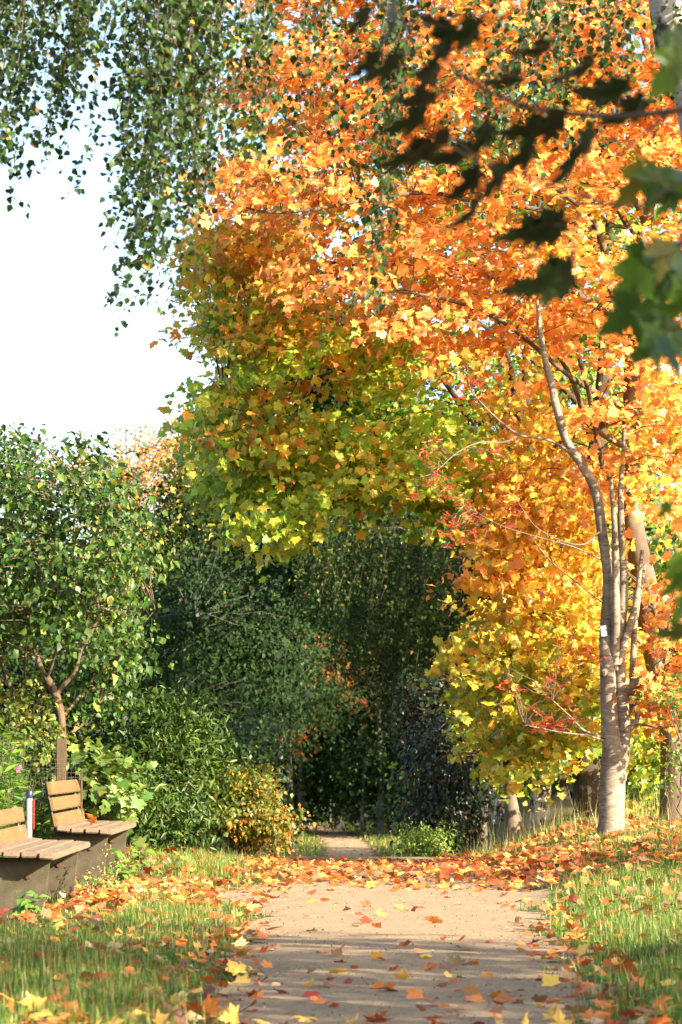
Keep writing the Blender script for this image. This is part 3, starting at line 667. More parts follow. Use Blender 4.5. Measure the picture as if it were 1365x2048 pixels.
# right-hand trees on the bank
gtree('copper_plum_tree', 'small dark tree with drooping blue-black foliage right of the crest of the path', [gs(966, 38.5, 20), (968, 1640, 38.5, 14), (972, 1560, 38.5, 12), (955, 1520, 38.5, 11), (945, 1440, 38.5, 9), (930, 1340, 38.5, 5), (920, 1280, 38.5, 2)],
      [(900, 1540, 38, 80, 130, 1.1, 170, .2), (950, 1480, 38.6, 90, 150, 1.2, 140, .2), (880, 1650, 37.5, 55, 60, .7, 80, .2), (860, 1420, 39, 60, 90, .9, 80, .2)],   .058, T_OVATE,
      simple([(.02, .035, .018), (.015, .025, .022), (.035, .05, .02), (.05, .03, .015), (.10, .05, .02)], [4, 3, 3, 1.2, .4]), M_BK_TWIG, M_GLOSS, per=44, rad=.2, vert=.07, frac=.8, kw=dict(droop=1.4))
gtree('leaning_trunk_tree', 'brown-trunked tree leaning left between the drooping dark tree and the white birch', [gs(1028, 35, 46), (1027, 1650, 35, 36), (1020, 1590, 35, 25), (1010, 1530, 35, 22), (1000, 1440, 35, 18), (1010, 1300, 35, 10), (1015, 1200, 35, 3)],
      [(1040, 1460, 36, 90, 120, .9, 110, .2), (1020, 1330, 36, 90, 110, .9, 90, .2)], .09, T_OVATE, simple(YG+GR), M_BK_BROWN, M_GREEN, per=16, rad=.22, vert=.07, frac=.8)
gtree('white_birch_tree', 'white-barked birch with black patches behind the low yellow leaves', [gs(1078, 37, 46), (1080, 1600, 37, 40), (1084, 1540, 37, 36), (1075, 1460, 37, 24), (1082, 1380, 37, 18), (1090, 1200, 37, 14), (1090, 1000, 37, 8), (1090, 850, 37, 3)],
      [(1090, 1000, 38, 120, 180, 1, 60, .2)], .06, T_RHOMB, simple(YG+GR), M_BK_BIRCH, M_GREEN, per=20, rad=.25, vert=.1, frac=.8)
# low arching boughs right of the pale trunk
T = Tubes()
for k, s_ in enumerate([[(1262, 1665, 34, 20), (1256, 1630, 34, 18), (1254, 1604, 34, 16)], [(1255, 1610, 34, 18), (1285, 1585, 34, 15), (1310, 1560, 34, 12), (1340, 1530, 34, 9), (1400, 1480, 34, 5)], [(1250, 1608, 34, 12), (1275, 1560, 34, 9), (1300, 1535, 34, 7)], [(1262, 1600, 34, 14), (1300, 1590, 34, 12), (1330, 1550, 34, 9), (1350, 1500, 34, 6)]]):
    nb_ = limb(T, s_, sides=8, seed=k); lb_ = nb_ if k == 0 else lb_
root = empty('hazel_bush', (float(lb_[0][0]), 34, float(H(lb_[0][0], 34))), 'dark arching low stems spreading behind the pale trunk at right', 'bush')
link('stems', T.mesh('stems'), M_BK_DARK, root)
hc = polycrown([(1250, 1470), (1400, 1440), (1400, 1640), (1330, 1640), (1260, 1580)], 70, 34, 36.5)
hA = sprays(hc, 20, .2, .07, .1, simple([(.20, .30, .04), (.12, .22, .03), (.34, .36, .05), (.08, .15, .02)]))
link('foliage', leaves('hazel_leaves', T_OVATE, *hA), M_GREEN, root)

# ================================================================== BUSHES
def bush(name, label, px, Y, blobs, leaf, tmpl, colf, m_, per=20, rad=.14, vert=.07, nst=16, kw={}, cat_='bush', wid=None, stemr=.008, smat=None):
    cen = np.concatenate([blob(*b) for b in blobs])
    cen = cen[cen[:, 2] > H(cen[:, 0], cen[:, 1])+.03]
    x = (px-CX)/F*Y; base = np.array([x, Y, float(H(x, Y))])
    root = empty(name, tuple(base), label, cat_)
    TB = Tubes()
    for c in cen[rng.choice(len(cen), min(nst, len(cen)), replace=False)]:
        b_ = base+np.array([rng.normal(0, .12), rng.normal(0, .12), -.03]); twig(TB, b_, c, stemr, stemr*.35, .05, 7, 5)
    nodes = np.concatenate([v for v in TB.v if len(v) > 1])
    connect(TB, cen, nodes, .004, .0015, .5)
    A = sprays(cen, per, rad, vert, leaf, colf, cen.mean(0)-np.array([0, 0, .3]), **kw)
    k = A[0][:, 2] > H(A[0][:, 0], A[0][:, 1]) + .01; A = [a[k] for a in A]
    link('foliage', leaves(name+'_foliage', tmpl, *A, wid=wid), m_, root)
    link('stems', TB.mesh('stems'), smat or M_BK_TWIG, root)
    return root
bush('willow_bush', 'dense green bush with narrow leaves behind the farther bench', 330, 28.5,
     [(330, 1540, 28.5, 105, 110, .75, 230, .3), (270, 1610, 27.6, 50, 65, .5, 60, .3), (395, 1570, 29, 45, 75, .5, 80, .3), (340, 1440, 28.5, 70, 50, .5, 70, .2), (300, 1640, 27.8, 110, 40, .4, 80, .2)],
     .085, T_NARROW, simple([(.03, .07, .012), (.048, .095, .016), (.085, .13, .024), (.022, .05, .01)]), M_GREEN, per=44, rad=.15, vert=.09, wid=1.6, nst=40, kw=dict(up=.3, rnd=.8, droop=.1))
bush('spiraea_bush', 'small rounded bush turning orange and yellow left of the crest', 480, 28.9,
     [(480, 1620, 28.9, 70, 65, .5, 130, .3), (510, 1570, 28.9, 30, 42, .3, 40, .2), (440, 1580, 28.7, 40, 45, .3, 50, .2), (530, 1650, 28.7, 45, 35, .3, 50, .2)],
     .045, T_QUAD, region_col([(.46, .21, .04), (.34, .22, .035), (.52, .26, .05)], [(.10, .15, .025), (.17, .20, .03)], (2, 2, 1), [2, 2], bias=.15), M_MAPLE, per=50, rad=.11, vert=.07, nst=26, kw=dict(up=.4, rnd=.8))
bush('bramble_bush', 'low twiggy bush with red-brown stems under the green willow bush', 375, 29.2,
     [(370, 1620, 29, 60, 50, .4, 50, .2)], .05, T_OVATE, simple([(.22, .06, .025), (.10, .14, .03), (.3, .12, .03)]), M_GREEN, per=14, rad=.15, vert=.1, nst=40, smat=M_RUST)
bush('pale_green_bush', 'light green feathery bush at the right end of the crest', 860, 36,
     [(855, 1690, 36, 42, 30, .4, 60, .2), (835, 1705, 36, 30, 20, .3, 30, .2)], .05, T_NARROW, simple([(.22, .32, .06), (.30, .38, .09), (.14, .24, .04)]), M_GREEN, per=50, rad=.12, vert=.08, wid=1.8, nst=16)
bush('garden_shrub', 'yellow-green leafy shrub under the left part of the lilac', 40, 26.5,
     [(40, 1440, 26.5, 75, 60, .5, 60, .2), (60, 1500, 26, 90, 50, .4, 70, .2), (-40, 1480, 26.5, 60, 80, .4, 60, .2)], .055, T_OVATE, simple([(.10, .15, .025), (.07, .12, .02), (.24, .22, .04), (.05, .09, .015)]), M_GREEN, per=16, rad=.16, vert=.08, nst=20)
bush('sycamore_seedling', 'pale-green lobed-leaf seedling plants growing beside the wire fence', 180, 26.0,
     [(175, 1525, 26, 55, 40, .35, 34, .2), (215, 1570, 25.8, 40, 60, .3, 40, .2), (180, 1620, 26.2, 50, 40, .3, 40, .2)], .085, T_MAPLE, simple([(.08, .14, .035), (.06, .11, .02), (.16, .21, .05)]), M_GREEN, per=11, rad=.15, vert=.07, nst=14)
bush('shade_shrub', 'blue-green shrub beyond the willow bush at the wood edge', 480, 46,
     [(480, 1500, 46, 70, 70, .9, 90, .2), (520, 1590, 50, 45, 60, 1, 60, .2)], .09, T_QUAD, simple(DG+[(.07, .13, .04)]), M_GREEN, per=26, rad=.25, vert=.1, nst=12)
for (px, Y, py, r, lb) in [(800, 112, 1620, 60, 'low dark undergrowth bush right of the far path, nearest the tall trunks'), (880, 84, 1630, 60, 'low dark undergrowth bush right of the far path, beside the pale bush'), (590, 124, 1620, 60, 'low dark undergrowth bush left of the far path'), (520, 66, 1640, 35, 'low dark undergrowth bush right behind the orange-tipped bush'), (900, 60, 1600, 110, 'low dark undergrowth bush behind the drooping dark tree'), (690, 122, 1640, 80, 'low dark undergrowth bush where the far path bends')]:
    bush('undergrowth_bush', lb, px, Y, [(px, py, Y, r, r*.5, 1.6, 80, .2)], .12, T_QUAD, simple(DG+[(.10, .17, .03)]), M_GREEN, per=26, rad=.35, vert=.15, nst=8)['group'] = 'undergrowth bushes along the far path'

# lilac with a crooked trunk
T = Tubes(); TB = Tubes(); Yl = 26.5
lt = limb(T, [gs(122, Yl, 30), (124, 1560, Yl, 22), (124, 1480, Yl, 19), (122, 1430, Yl, 17), (112, 1390, Yl, 17), (98, 1362, Yl, 15), (86, 1345, Yl, 12), (70, 1300, Yl, 10), (55, 1230, Yl, 8), (40, 1130, Yl, 6), (50, 1000, Yl, 4), (60, 900, Yl, 2)], sides=12, wob=.04)
nodes = [lt[12:]]
for k, s_ in enumerate([
    [(112, 1388, Yl, 13), (130, 1368, Yl, 10), (150, 1345, Yl, 9), (162, 1300, Yl, 9), (180, 1270, Yl, 8), (200, 1230, Yl, 7), (225, 1200, Yl, 5), (255, 1180, Yl, 4), (290, 1120, Yl, 3)],
    [(200, 1232, Yl, 6), (195, 1180, Yl, 4), (215, 1120, Yl+.2, 3), (230, 1040, Yl+.2, 2)],
    [(162, 1300, Yl, 7), (175, 1230, Yl-.3, 5), (150, 1150, Yl-.5, 4), (150, 1000, Yl-.5, 3)],
    [(122, 1440, Yl, 8), (170, 1380, Yl+.4, 6), (220, 1320, Yl+.5, 4), (260, 1280, Yl+.6, 3), (310, 1220, Yl+.6, 2)],
    [(124, 1480, Yl, 8), (185, 1430, Yl+.3, 5), (210, 1370, Yl+.3, 4), (250, 1310, Yl+.3, 3)],
    [(95, 1360, Yl, 8), (120, 1260, Yl-.3, 5), (110, 1130, Yl-.4, 4), (120, 980, Yl-.4, 3), (170, 900, Yl-.4, 2)],
    [(40, 1560, Yl+.3, 16), (30, 1470, Yl+.3, 12), (25, 1390, Yl+.3, 10), (5, 1330, Yl+.3, 7), (-20, 1250, Yl+.3, 5)],
    [(-10, 1560, Yl+.6, 14), (0, 1430, Yl+.6, 8), (-30, 1300, Yl+.6, 6)],
    [(45, 1560, Yl+.4, 9), (60, 1440, Yl+.4, 7), (50, 1340, Yl+.4, 5), (60, 1240, Yl+.4, 3)],
]): nodes.append(limb(T if k in (0, 6) else TB, s_, sides=7, seed=k))
nodes = np.concatenate(nodes)
LP = [(-140, 900), (10, 860), (50, 870), (100, 900), (160, 880), (215, 900), (230, 960), (285, 1000), (315, 1070), (305, 1150), (250, 1180), (295, 1220), (300, 1260), (265, 1310), (230, 1330), (180, 1260), (90, 1300), (-140, 1330)]
lc = polycrown(LP, 520, 25.3, 28.3); lc = lc[(np.sin(lc[:, 0]*7.1+lc[:, 2]*3)+np.sin(lc[:, 2]*8.3-lc[:, 0]*4+1)+.6*np.sin(lc[:, 1]*9)) > -.95]; lc2 = polycrown([(160, 1250), (300, 1300), (240, 1400), (200, 1440), (150, 1420)], 40, 26.6, 28)
lc = np.concatenate([lc, lc2])
A = sprays(lc, 30, .16, .10, .062, simple([(.030, .072, .012), (.046, .098, .016), (.080, .132, .021), (.021, .051, .010), (.24, .25, .04)], [4, 4, 2, 3, .25]), (lc.mean(0)), up=.5, rnd=.6, droop=.7)
root = tree_root('lilac_tree', lt[0], 'leafy green lilac with a crooked brown trunk behind the benches')
link('trunk', T.mesh('trunk'), M_BK_LILAC, root)
link('crown', leaves('lilac_leaves', T_OVATE, *A, curl=rng.uniform(0, 2.2, len(A[0]))), M_GREEN, root)
connect(TB, lc, nodes, .007, .003, .8)
link('branches', TB.mesh('branches'), M_BK_LILAC, root)

# ================================================================== OVERHANGING BIRCH CURTAIN (Y 12.5-16)
T = Tubes(); TB = Tubes()
bt = limb(T, [gs(1480, 14.5, 120), (1470, 1400, 14.5, 100), (1455, 900, 14.5, 92), (1430, 500, 14.5, 88), (1395, 230, 14.5, 84), (1352, 90, 14.5, 82), (1332, -60, 14.5, 78), (1312, -300, 14.5, 66), (1270, -700, 14.5, 44), (1260, -1100, 14.5, 16)], sides=18, wob=.04, per=8)
prof_x = [-150, 0, 60, 100, 150, 190, 215, 240, 270, 300, 330, 370, 400, 430, 470, 520, 560, 600, 640, 690, 740, 775, 800, 840, 880, 950, 1050, 1150, 1250, 1330, 1450]
prof_y = [380, 375, 390, 330, 280, 150, 190, 400, 330, 560, 480, 590, 520, 440, 330, 380, 300, 410, 300, 270, 330, 560, 450, 330, 250, 300, 330, 330, 300, 260, 240]
P_, TI = [], []
def strand(x0, top, bot, yy, dx, den=1.0):
    n = max(4, int((bot-top)/11*den)); t = np.linspace(0, 1, n)
    p = at(x0+dx*t**1.6+9*np.sin(t*4.5+x0*.11)+4*np.sin(t*11+x0), top+(bot-top)*t, yy+.25*t)
    k = max(1, n//10); q = p[::k]
    TB.add(q, np.linspace(.0035, .0012, len(q)), 3)
    m = top+(bot-top)*t > -220
    for rep in range(1):
        P_.append(p[m]+rng.normal(0, .018, p[m].shape)); TI.append(np.tile([0, 0, -1.0], (m.sum(), 1))+np.array([.4*np.sign(rng.normal()), 0, 0]))
    # side twiglets
    for j in range(2, n-1, 3):
        if not m[j]: continue
        L = rng.uniform(.05, .16); d = nrmz(np.array([rng.normal(0, 1), rng.normal(0, .6), -.9])); e = p[j]+d*L
        TB.add(np.array([p[j], (p[j]+e)/2+[0, 0, .01], e]), [.0014, .0011, .0008], 3)
        for s_ in np.linspace(.4, 1, max(2, int(L/.035))):
            P_.append((p[j]+d*L*s_)[None]+rng.normal(0, .012, (1, 3))); TI.append(np.array([[rng.normal(0, .6), rng.normal(0, .4), -1.0]]))
for x0 in np.concatenate([rng.uniform(-160, 450, 128), rng.uniform(440, 1440, 66)]):
    lim = np.interp(x0, prof_x, prof_y)
    if rng.random() < .7: lim = lim*rng.uniform(.25, .95)
    else: lim = lim*rng.uniform(.85, 1.02)
    strand(x0 + 20, -260, lim, rng.uniform(12.8, 16), -rng.uniform(5, 110))
for x0, b, dx in [(330, 600, -40), (300, 445, -60), (262, 440, -20), (390, 585, -30), (345, 610, -110), (320, 655, -90), (775, 560, -20), (800, 600, -50), (790, 520, -15), (60, 400, -30), (160, 300, -40), (250, 385, -100)]:
    strand(x0, -200, b, rng.uniform(13.2, 14.5), dx, 1.3)
P_ = np.concatenate(P_); TI = np.concatenate(TI)+rng.normal(0, .3, (len(P_), 3))
nb = []
for k, s_ in enumerate([[(1330, -60, 14.5, 36), (1100, -220, 14.3, 26), (800, -260, 14.2, 20), (450, -240, 14.2, 14), (100, -230, 14.2, 9), (-200, -200, 14.2, 5)],
          [(1310, -250, 14.5, 30), (1000, -420, 15, 22), (600, -380, 15.3, 15), (200, -320, 15.6, 9), (-100, -260, 15.7, 5)],
          [(1300, -300, 14.5, 26), (1050, -400, 13.7, 18), (700, -350, 13.3, 13), (300, -300, 13, 8), (-50, -240, 13, 4)],
          [(1345, -20, 14.5, 20), (1400, -180, 14, 14), (1480, -200, 13.6, 8)]]): nb.append(limb(TB, s_, sides=7, seed=k))
root = tree_root('overhanging_birch_tree', bt[0], 'birch with thin leafy twigs hanging across the top, trunk in the top right corner')
link('trunk', T.mesh('trunk'), M_BK_BIRCH, root)
link('branches', TB.mesh('branches'), M_BK_TWIG, root)
bc = pick([(.025, .052, .012), (.036, .072, .014), (.065, .115, .022), (.017, .038, .012), (.45, .22, .03)], [4, 4, 2, 2.5, .14], len(P_))
link('crown', leaves('birch_leaves', T_OVATE, P_, rng.normal(0, .8, P_.shape)+np.array([0, -.6, .3]), TI, .038*np.clip(rng.normal(1, .2, len(P_)), .5, 1.5), jitter(bc), wid=1.15), M_GREEN, root)

# ================================================================== NEAR OVERHANGING SYCAMORE BRANCHES (Y 5-6.5)
def near_branch(label, limbs, lv, tcol, mat_):
    T = Tubes()
    n0 = None; allp = []
    for k, s_ in enumerate(limbs): allp.append(limb(T, s_, sides=6, seed=k))
    allp = np.concatenate(allp)
    root = empty('overhanging_branch', tuple(float(v) for v in at(*limbs[0][0][:3])), label, 'branch', None)
    pos, nr, ti, sz = [], [], [], []
    for (px, py, Y, ang, tilt, s) in lv:     # ang: direction of the tip in the picture plane, degrees (0 right, -90 down)
        p = at(px, py, Y); a = math.radians(ang); t_ = np.array([math.cos(a), rng.uniform(-.3, .3), math.sin(a)])
        up_ = np.array([-math.sin(a), 0, math.cos(a)])
        n_ = up_*math.sin(math.radians(tilt)) + np.array([0, -1, 0])*math.cos(math.radians(tilt))
        pos.append(p); nr.append(n_); ti.append(t_); sz.append(s)
        k = np.linalg.norm(allp-p, axis=1).argmin(); twig(T, allp[k], p, .0022, .0013, .08, 5, 4)
    pos, nr, ti, sz = map(np.array, (pos, nr, ti, sz))
    link('stems', T.mesh('stems'), M_BK_TWIG, root)
    link('leaves', leaves('leaves', T_MAPLE_HI, pos, nr, ti, sz, jitter(tcol(len(pos)), .15, .05), curl=rng.uniform(-.2, 1.6, len(pos)), vf=np.array([.6]+[1.15, .9, .95, 1.3, 1.0, .8, 1.0, 1.1, 1.35, 1.1, 1.0, .75, .95, 1.2, 1.0, 1.1, 1.3]+[1.1, 1.0, 1.2, .95, .75, 1.0, 1.1, 1.35, 1.1, 1.0, .8, 1.0, 1.3, .95, .9])[:len(T_MAPLE_HI[0])]), mat_, root)
    return root
LV = [(960, 60, 5.6, 200, 60, .15), (905, 75, 5.6, 230, 70, .15), (760, 110, 5.7, 220, 70, .13), (905, 60, 5.8, 160, 75, .13), (870, 130, 5.7, 235, 60, .14), (800, 120, 5.7, 215, 72, .15), (850, 230, 5.6, 210, 66, .15), (870, 195, 5.6, 190, 70, .13),
      (860, 290, 5.5, 212, 68, .17), (900, 270, 5.5, 215, 70, .15), (940, 300, 5.6, 205, 66, .15), (985, 250, 5.7, 230, 60, .14), (1010, 330, 5.6, 240, 62, .14), (960, 340, 5.6, 225, 60, .14), (1090, 250, 5.6, 200, 64, .15), (1070, 290, 5.5, 225, 60, .14), (1130, 240, 5.5, 210, 60, .15),
      (1190, 260, 5.4, 235, 66, .16), (1160, 300, 5.5, 240, 70, .15), (1260, 170, 5.5, 195, 68, .15), (1190, 120, 5.7, 215, 74, .14), (1100, 90, 5.7, 200, 74, .12), (1290, 200, 5.5, 210, 60, .15), (1230, 190, 5.6, 170, 60, .14), (1040, 155, 5.7, 190, 74, .12),
      (1130, 440, 5.4, 205, 50, .15), (1085, 450, 5.4, 200, 55, .14), (1100, 430, 5.5, 250, 60, .12), (1145, 545, 5.3, 195, 30, .14), (1120, 560, 5.3, 200, 40, .14), (1060, 570, 5.4, 195, 60, .10), (740, 15, 5.8, 230, 70, .13), (790, 5, 5.8, 260, 70, .13), (960, 400, 5.6, 235, 70, .12)]
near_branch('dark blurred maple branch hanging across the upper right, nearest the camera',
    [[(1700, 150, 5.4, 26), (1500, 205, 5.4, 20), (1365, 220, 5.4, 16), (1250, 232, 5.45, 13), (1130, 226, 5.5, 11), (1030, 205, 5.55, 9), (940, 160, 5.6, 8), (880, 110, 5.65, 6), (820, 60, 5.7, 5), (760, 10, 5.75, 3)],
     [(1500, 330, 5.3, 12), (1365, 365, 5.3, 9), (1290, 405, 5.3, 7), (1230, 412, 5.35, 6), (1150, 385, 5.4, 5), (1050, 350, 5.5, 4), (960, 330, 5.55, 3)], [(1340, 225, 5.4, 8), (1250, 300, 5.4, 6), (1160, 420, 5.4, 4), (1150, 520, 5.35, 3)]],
    [(a, b, c, d, min(80, e+9), f*.76) for a, b, c, d, e, f in LV], lambda n: pick([(.012, .025, .009), (.018, .035, .012), (.022, .02, .009)], [2, 2, 1], n), leaf_mat('shade-toned sycamore leaf', .12, .45, .25))  # shade is put into these near-black leaf colours
LG = []
for _ in range(42):
    py = rng.uniform(330, 700); px = rng.uniform(1265 + .14*abs(py-520), 1480)
    LG.append((px, py, rng.uniform(5.6, 6.6), rng.uniform(190, 300), rng.uniform(15, 70), rng.uniform(.085, .125)))
LG += [(1385, 60, 4.6, 250, 10, .10), (1372, 110, 4.6, 230, 20, .10), (1340, 1005, 5.8, 230, 50, .05), (1365, 1110, 5.6, 230, 55, .075), (1372, 1150, 5.6, 220, 50, .075), (1375, 1260, 5.4, 190, 60, .08), (1380, 1195, 5.6, 240, 50, .075), (1285, 610, 5.9, 215, 20, .12), (1345, 640, 5.8, 230, 10, .13)]
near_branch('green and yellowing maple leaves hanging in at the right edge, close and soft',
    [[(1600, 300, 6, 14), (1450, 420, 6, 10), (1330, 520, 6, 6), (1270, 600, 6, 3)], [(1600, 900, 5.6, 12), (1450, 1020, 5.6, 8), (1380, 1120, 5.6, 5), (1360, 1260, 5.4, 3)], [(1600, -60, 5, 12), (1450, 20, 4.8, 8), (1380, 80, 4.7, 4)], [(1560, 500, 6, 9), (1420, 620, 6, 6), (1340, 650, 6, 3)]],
    LG, lambda n: pick([(.05, .115, .016), (.085, .165, .02), (.035, .08, .014), (.20, .18, .03)], [3, 3, 2, .8], n), leaf_mat('sun-toned sycamore leaf', .4, .35, .45))  # same kind of leaf with sunlight put into a lighter green
# hawthorn sprigs on the right edge
bush('hawthorn_shrub', 'sparse small-leaved hawthorn sprigs at the right edge in front of the brown trunk', 1400, 25.5,
     [(1345, 1390, 25.5, 40, 60, .3, 26, .1), (1350, 1530, 25.4, 35, 60, .3, 22, .1), (1400, 1450, 25.5, 50, 120, .4, 40, .1)], .035, T_RHOMB, simple([(.10, .19, .03), (.16, .25, .04)]), M_GREEN, per=12, rad=.09, vert=.05, nst=20)

# off-frame trees that throw the dappled shade over the near path and into the wood
def shade_tree(name, label, x, y, zc, rx, ry, rz, n, leaf, per=30, seedtone=GR):
    d = nrmz(rng.normal(0, 1, (n, 3))); r = rng.uniform(.1, 1, n)**.45
    cen = np.array([x, y, zc]) + d*r[:, None]*np.array([rx, ry, rz]); cen = cen[cen[:, 2] > .3]
    h0 = float(H(x, y)); root = empty(name, (x, y, h0), label, 'tree', 'trees right of the frame')
    T = Tubes(); t = np.linspace(0, 1, 10)[:, None]; tp = np.array([x, y, h0-.1])+np.array([.3, .2, zc+rz*.7-h0])*t
    T.add(tp, np.linspace(.2, .04, 10), 10, .04)
    TB = Tubes(); connect(TB, cen[::2], tp, .03, .008, 1, .1, 20)
    A = sprays(cen, per, .35, .15, leaf, simple(seedtone), cen.mean(0))
    link('trunk', T.mesh('trunk'), M_BK_BROWN, root); link('branches', TB.mesh('branches'), M_BK_BROWN, root)
    link('crown', leaves(name+'_crown', T_QUAD, *A), M_GREEN, root)
shade_tree('field_maple_tree', 'green tree beside the near path, right of the view', 7.9, 7.3, 4.1, 3.2, 3.4, 3.4, 430, .13)
shade_tree('sycamore_tree', 'sycamore reaching over the near end of the path, right of the view', 4.0, 3.2, 4.3, 1.6, 1.6, 1.7, 130, .16)
shade_tree('crest_shade_tree', 'small airy unseen tree added to shade the leafy crest, right of the view', 7.8, 19.2, 3.6, 1.3, 1.0, 1.3, 60, .1, 22)  # unseen, added to cast shadow bands on the leafy crest
shade_tree('hornbeam_tree', 'dense unseen tree added behind the bank to block sun, right of the view', 12, 40, 6.5, 3.4, 5, 6, 560, .2)  # this and the next three: unseen, added to keep sun off the wood
shade_tree('wood_shade_tree', 'broad unseen tree added on the bank to block sun, right of the view', 18, 51, 8, 4, 7, 8, 800, .24)
shade_tree('wood_shade_tree', 'broad tall unseen tree added to shade the wood, right of the view', 25, 66, 9, 5, 8.5, 10, 1000, .27)
shade_tree('far_shade_tree', 'huge unseen tree added to shade the far wood, right of the view', 34, 102, 9, 6, 14, 12, 1300, .3)

# ================================================================== BENCHES
def box(bm, c, s, bev=.006, rot=None):
    r = bmesh.ops.create_cube(bm, size=1); vs = r['verts']
    bmesh.ops.scale(bm, vec=s, verts=vs)
    if bev:
        es = list({e for v in vs for e in v.link_edges}); rr = bmesh.ops.bevel(bm, geom=es, offset=bev, segments=2, affect='EDGES'); vs = list({v for f in rr['faces'] for v in f.verts} | {v for v in vs if v.is_valid})
    if rot is not None: bmesh.ops.rotate(bm, matrix=rot, verts=vs)
    bmesh.ops.translate(bm, vec=c, verts=vs); return vs
def to_mesh(bm, name):
    me = bpy.data.meshes.new(name); bm.normal_update(); bm.to_mesh(me); bm.free()
    return me
def bench(x0, y0, y1, zoff, nback, label):
    """seat front edge at x0, from y0 (near end) to y1; backrest on the -x side"""
    L = y1-y0; yc = (y0+y1)/2; zg = zoff
    root = empty('park_bench', (x0-.22, yc, zg), label, 'bench', 'park benches beside the path')
    # seat: four planks running the length, front one rolled down a little
    bm = bmesh.new(); wd = .108
    for i in range(4):
        tl = [0, .01, .02, -.05][i]; e0 = rng.uniform(-.02, .03); 
        box(bm, (-.335+.115*i, rng.uniform(-.01, .01), .452 + [.012, 0, -.002, -.012][i]), (wd, L + e0, .042), .008, Matrix.Rotation([.10, .03, 0, .09][i], 3, 'Y'))
    seat = link('seat', to_mesh(bm, 'seat'), M_WSEAT, root, (.22-.06, 0, 0))
    # backrest
    bm = bmesh.new(); th = math.radians(-11)
    for i in range(nback):
        z = .53 + .128*i; xx = -.49 - .022*i*1.1 + .02
        box(bm, (xx+.22, 0, z), (.034, L*.96, .108), .007, Matrix.Rotation(th, 3, 'Y'))
    link('backrest', to_mesh(bm, 'backrest'), M_WBACK, root, (0, 0, 0))
    # concrete side slabs: wide, narrowing to the foot
    for s_, yy in ((-1, y0+.22), (1, y1-.32)):
        bm = bmesh.new(); t = .075
        prof = [(-.40, .425), (.07, .425), (.055, .38), (.015, 0.02), (.01, -.12), (-.34, -.12), (-.36, .1)]
        prof = [(a+.15-.04, b) for a, b in prof]
        f = bm.faces.new([bm.verts.new((a, -t/2, b)) for a, b in prof])
        r = bmesh.ops.extrude_face_region(bm, geom=[f]); bmesh.ops.translate(bm, vec=(0, t, 0), verts=[v for v in r['geom'] if isinstance(v, bmesh.types.BMVert)])
        bmesh.ops.recalc_face_normals(bm, faces=bm.faces); bmesh.ops.bevel(bm, geom=bm.edges[:], offset=.006, segments=2, affect='EDGES')
        leg = link('leg', to_mesh(bm, 'leg'), M_CONC, root, (0, yy-yc, 0))
        for bx in (-.17, .03):
            bm = bmesh.new(); bmesh.ops.create_cone(bm, cap_ends=True, segments=16, radius1=.017, radius2=.014, depth=.012)
            bmesh.ops.rotate(bm, matrix=Matrix.Rotation(PI/2, 3, 'X'), verts=bm.verts)
            link('bolt', to_mesh(bm, 'bolt'), M_RUST, leg, (bx, -t/2-.006, .30))
        # bent steel bar carrying the backrest
        T = Tubes(); p = catmull([(-.02, 0, .418), (-.17, 0, .415), (-.235, 0, .44), (-.265, 0, .53), (-.30, 0, .66), (-.33, 0, .53+.128*nback-.07)], 5)
        T.add(p, np.full(len(p), .014), 8)
        link('back_support', T.mesh('back_support'), M_STEEL, root, (0, (yy-yc)*1.0+(.09 if s_ > 0 else -.08), 0))
    return root
bench(-1.835, 18.35, 20.9, -.03, 2, 'nearer weathered park bench, two boards left on its backrest, cut by the left edge')
bench(-1.835, 22.95, 25.6, .005, 3, 'farther weathered park bench with three backrest boards and mossy concrete legs')

# bollard / marker post with red strip
bp = empty('marker_post', (-2.42, 22.2, float(H(-2.42, 22.2))), 'grey-white round marker post with dark blue cap between the benches', 'post')
T = Tubes(); T.add([(0, 0, -.1), (0, 0, .3), (0, 0, .725)], [.024, .024, .024], 18); link('post_shaft', T.mesh('post_shaft'), M_WHITE, bp, (0, 0, 0))
T = Tubes(); T.add([(0, 0, .724), (0, 0, .775), (0, 0, .785), (0, 0, .788)], [.027, .027, .024, .010], 18); link('cap', T.mesh('cap'), M_NAVY, bp, (0, 0, 0))
bm = bmesh.new(); box(bm, (0, 0, 0), (.013, .03, .235), .006); link('red_strip', to_mesh(bm, 'red_strip'), M_RED, bp, (.034, 0, .60))

# garden fence: wooden post and wire mesh
fn = empty('garden_fence', (-2.45, 25.2, float(H(-2.45, 25.2))), 'low wire mesh garden fence with a brown wooden post behind the benches', 'fence')
bm = bmesh.new(); box(bm, (0, 0, .55), (.085, .085, 1.18), .006); link('post', to_mesh(bm, 'post'), M_POST, fn, (-.03, .12, 0))
bm = bmesh.new(); box(bm, (0, 0, 0), (.018, .018, .9), .003); link('stake', to_mesh(bm, 'stake'), M_POST, fn, (.16, .02, .42))
T = Tubes()
for i_ in range(26):
    x = -.75+.036*i_; T.add([(x, 0, 0), (x+.01*math.sin(i_), 0, .5), (x, .0, 1.0-.05*math.sin(i_*.7))], [.0008]*3, 4)
for j in range(24):
    z = .04+.041*j; T.add([(-.75, 0, z), (-.3, .01*math.sin(j), z-.01), (.15, 0, z)], [.0008]*3, 4)
link('wire_mesh', T.mesh('wire_mesh'), M_WIRE, fn, (0, -.05, -.02))

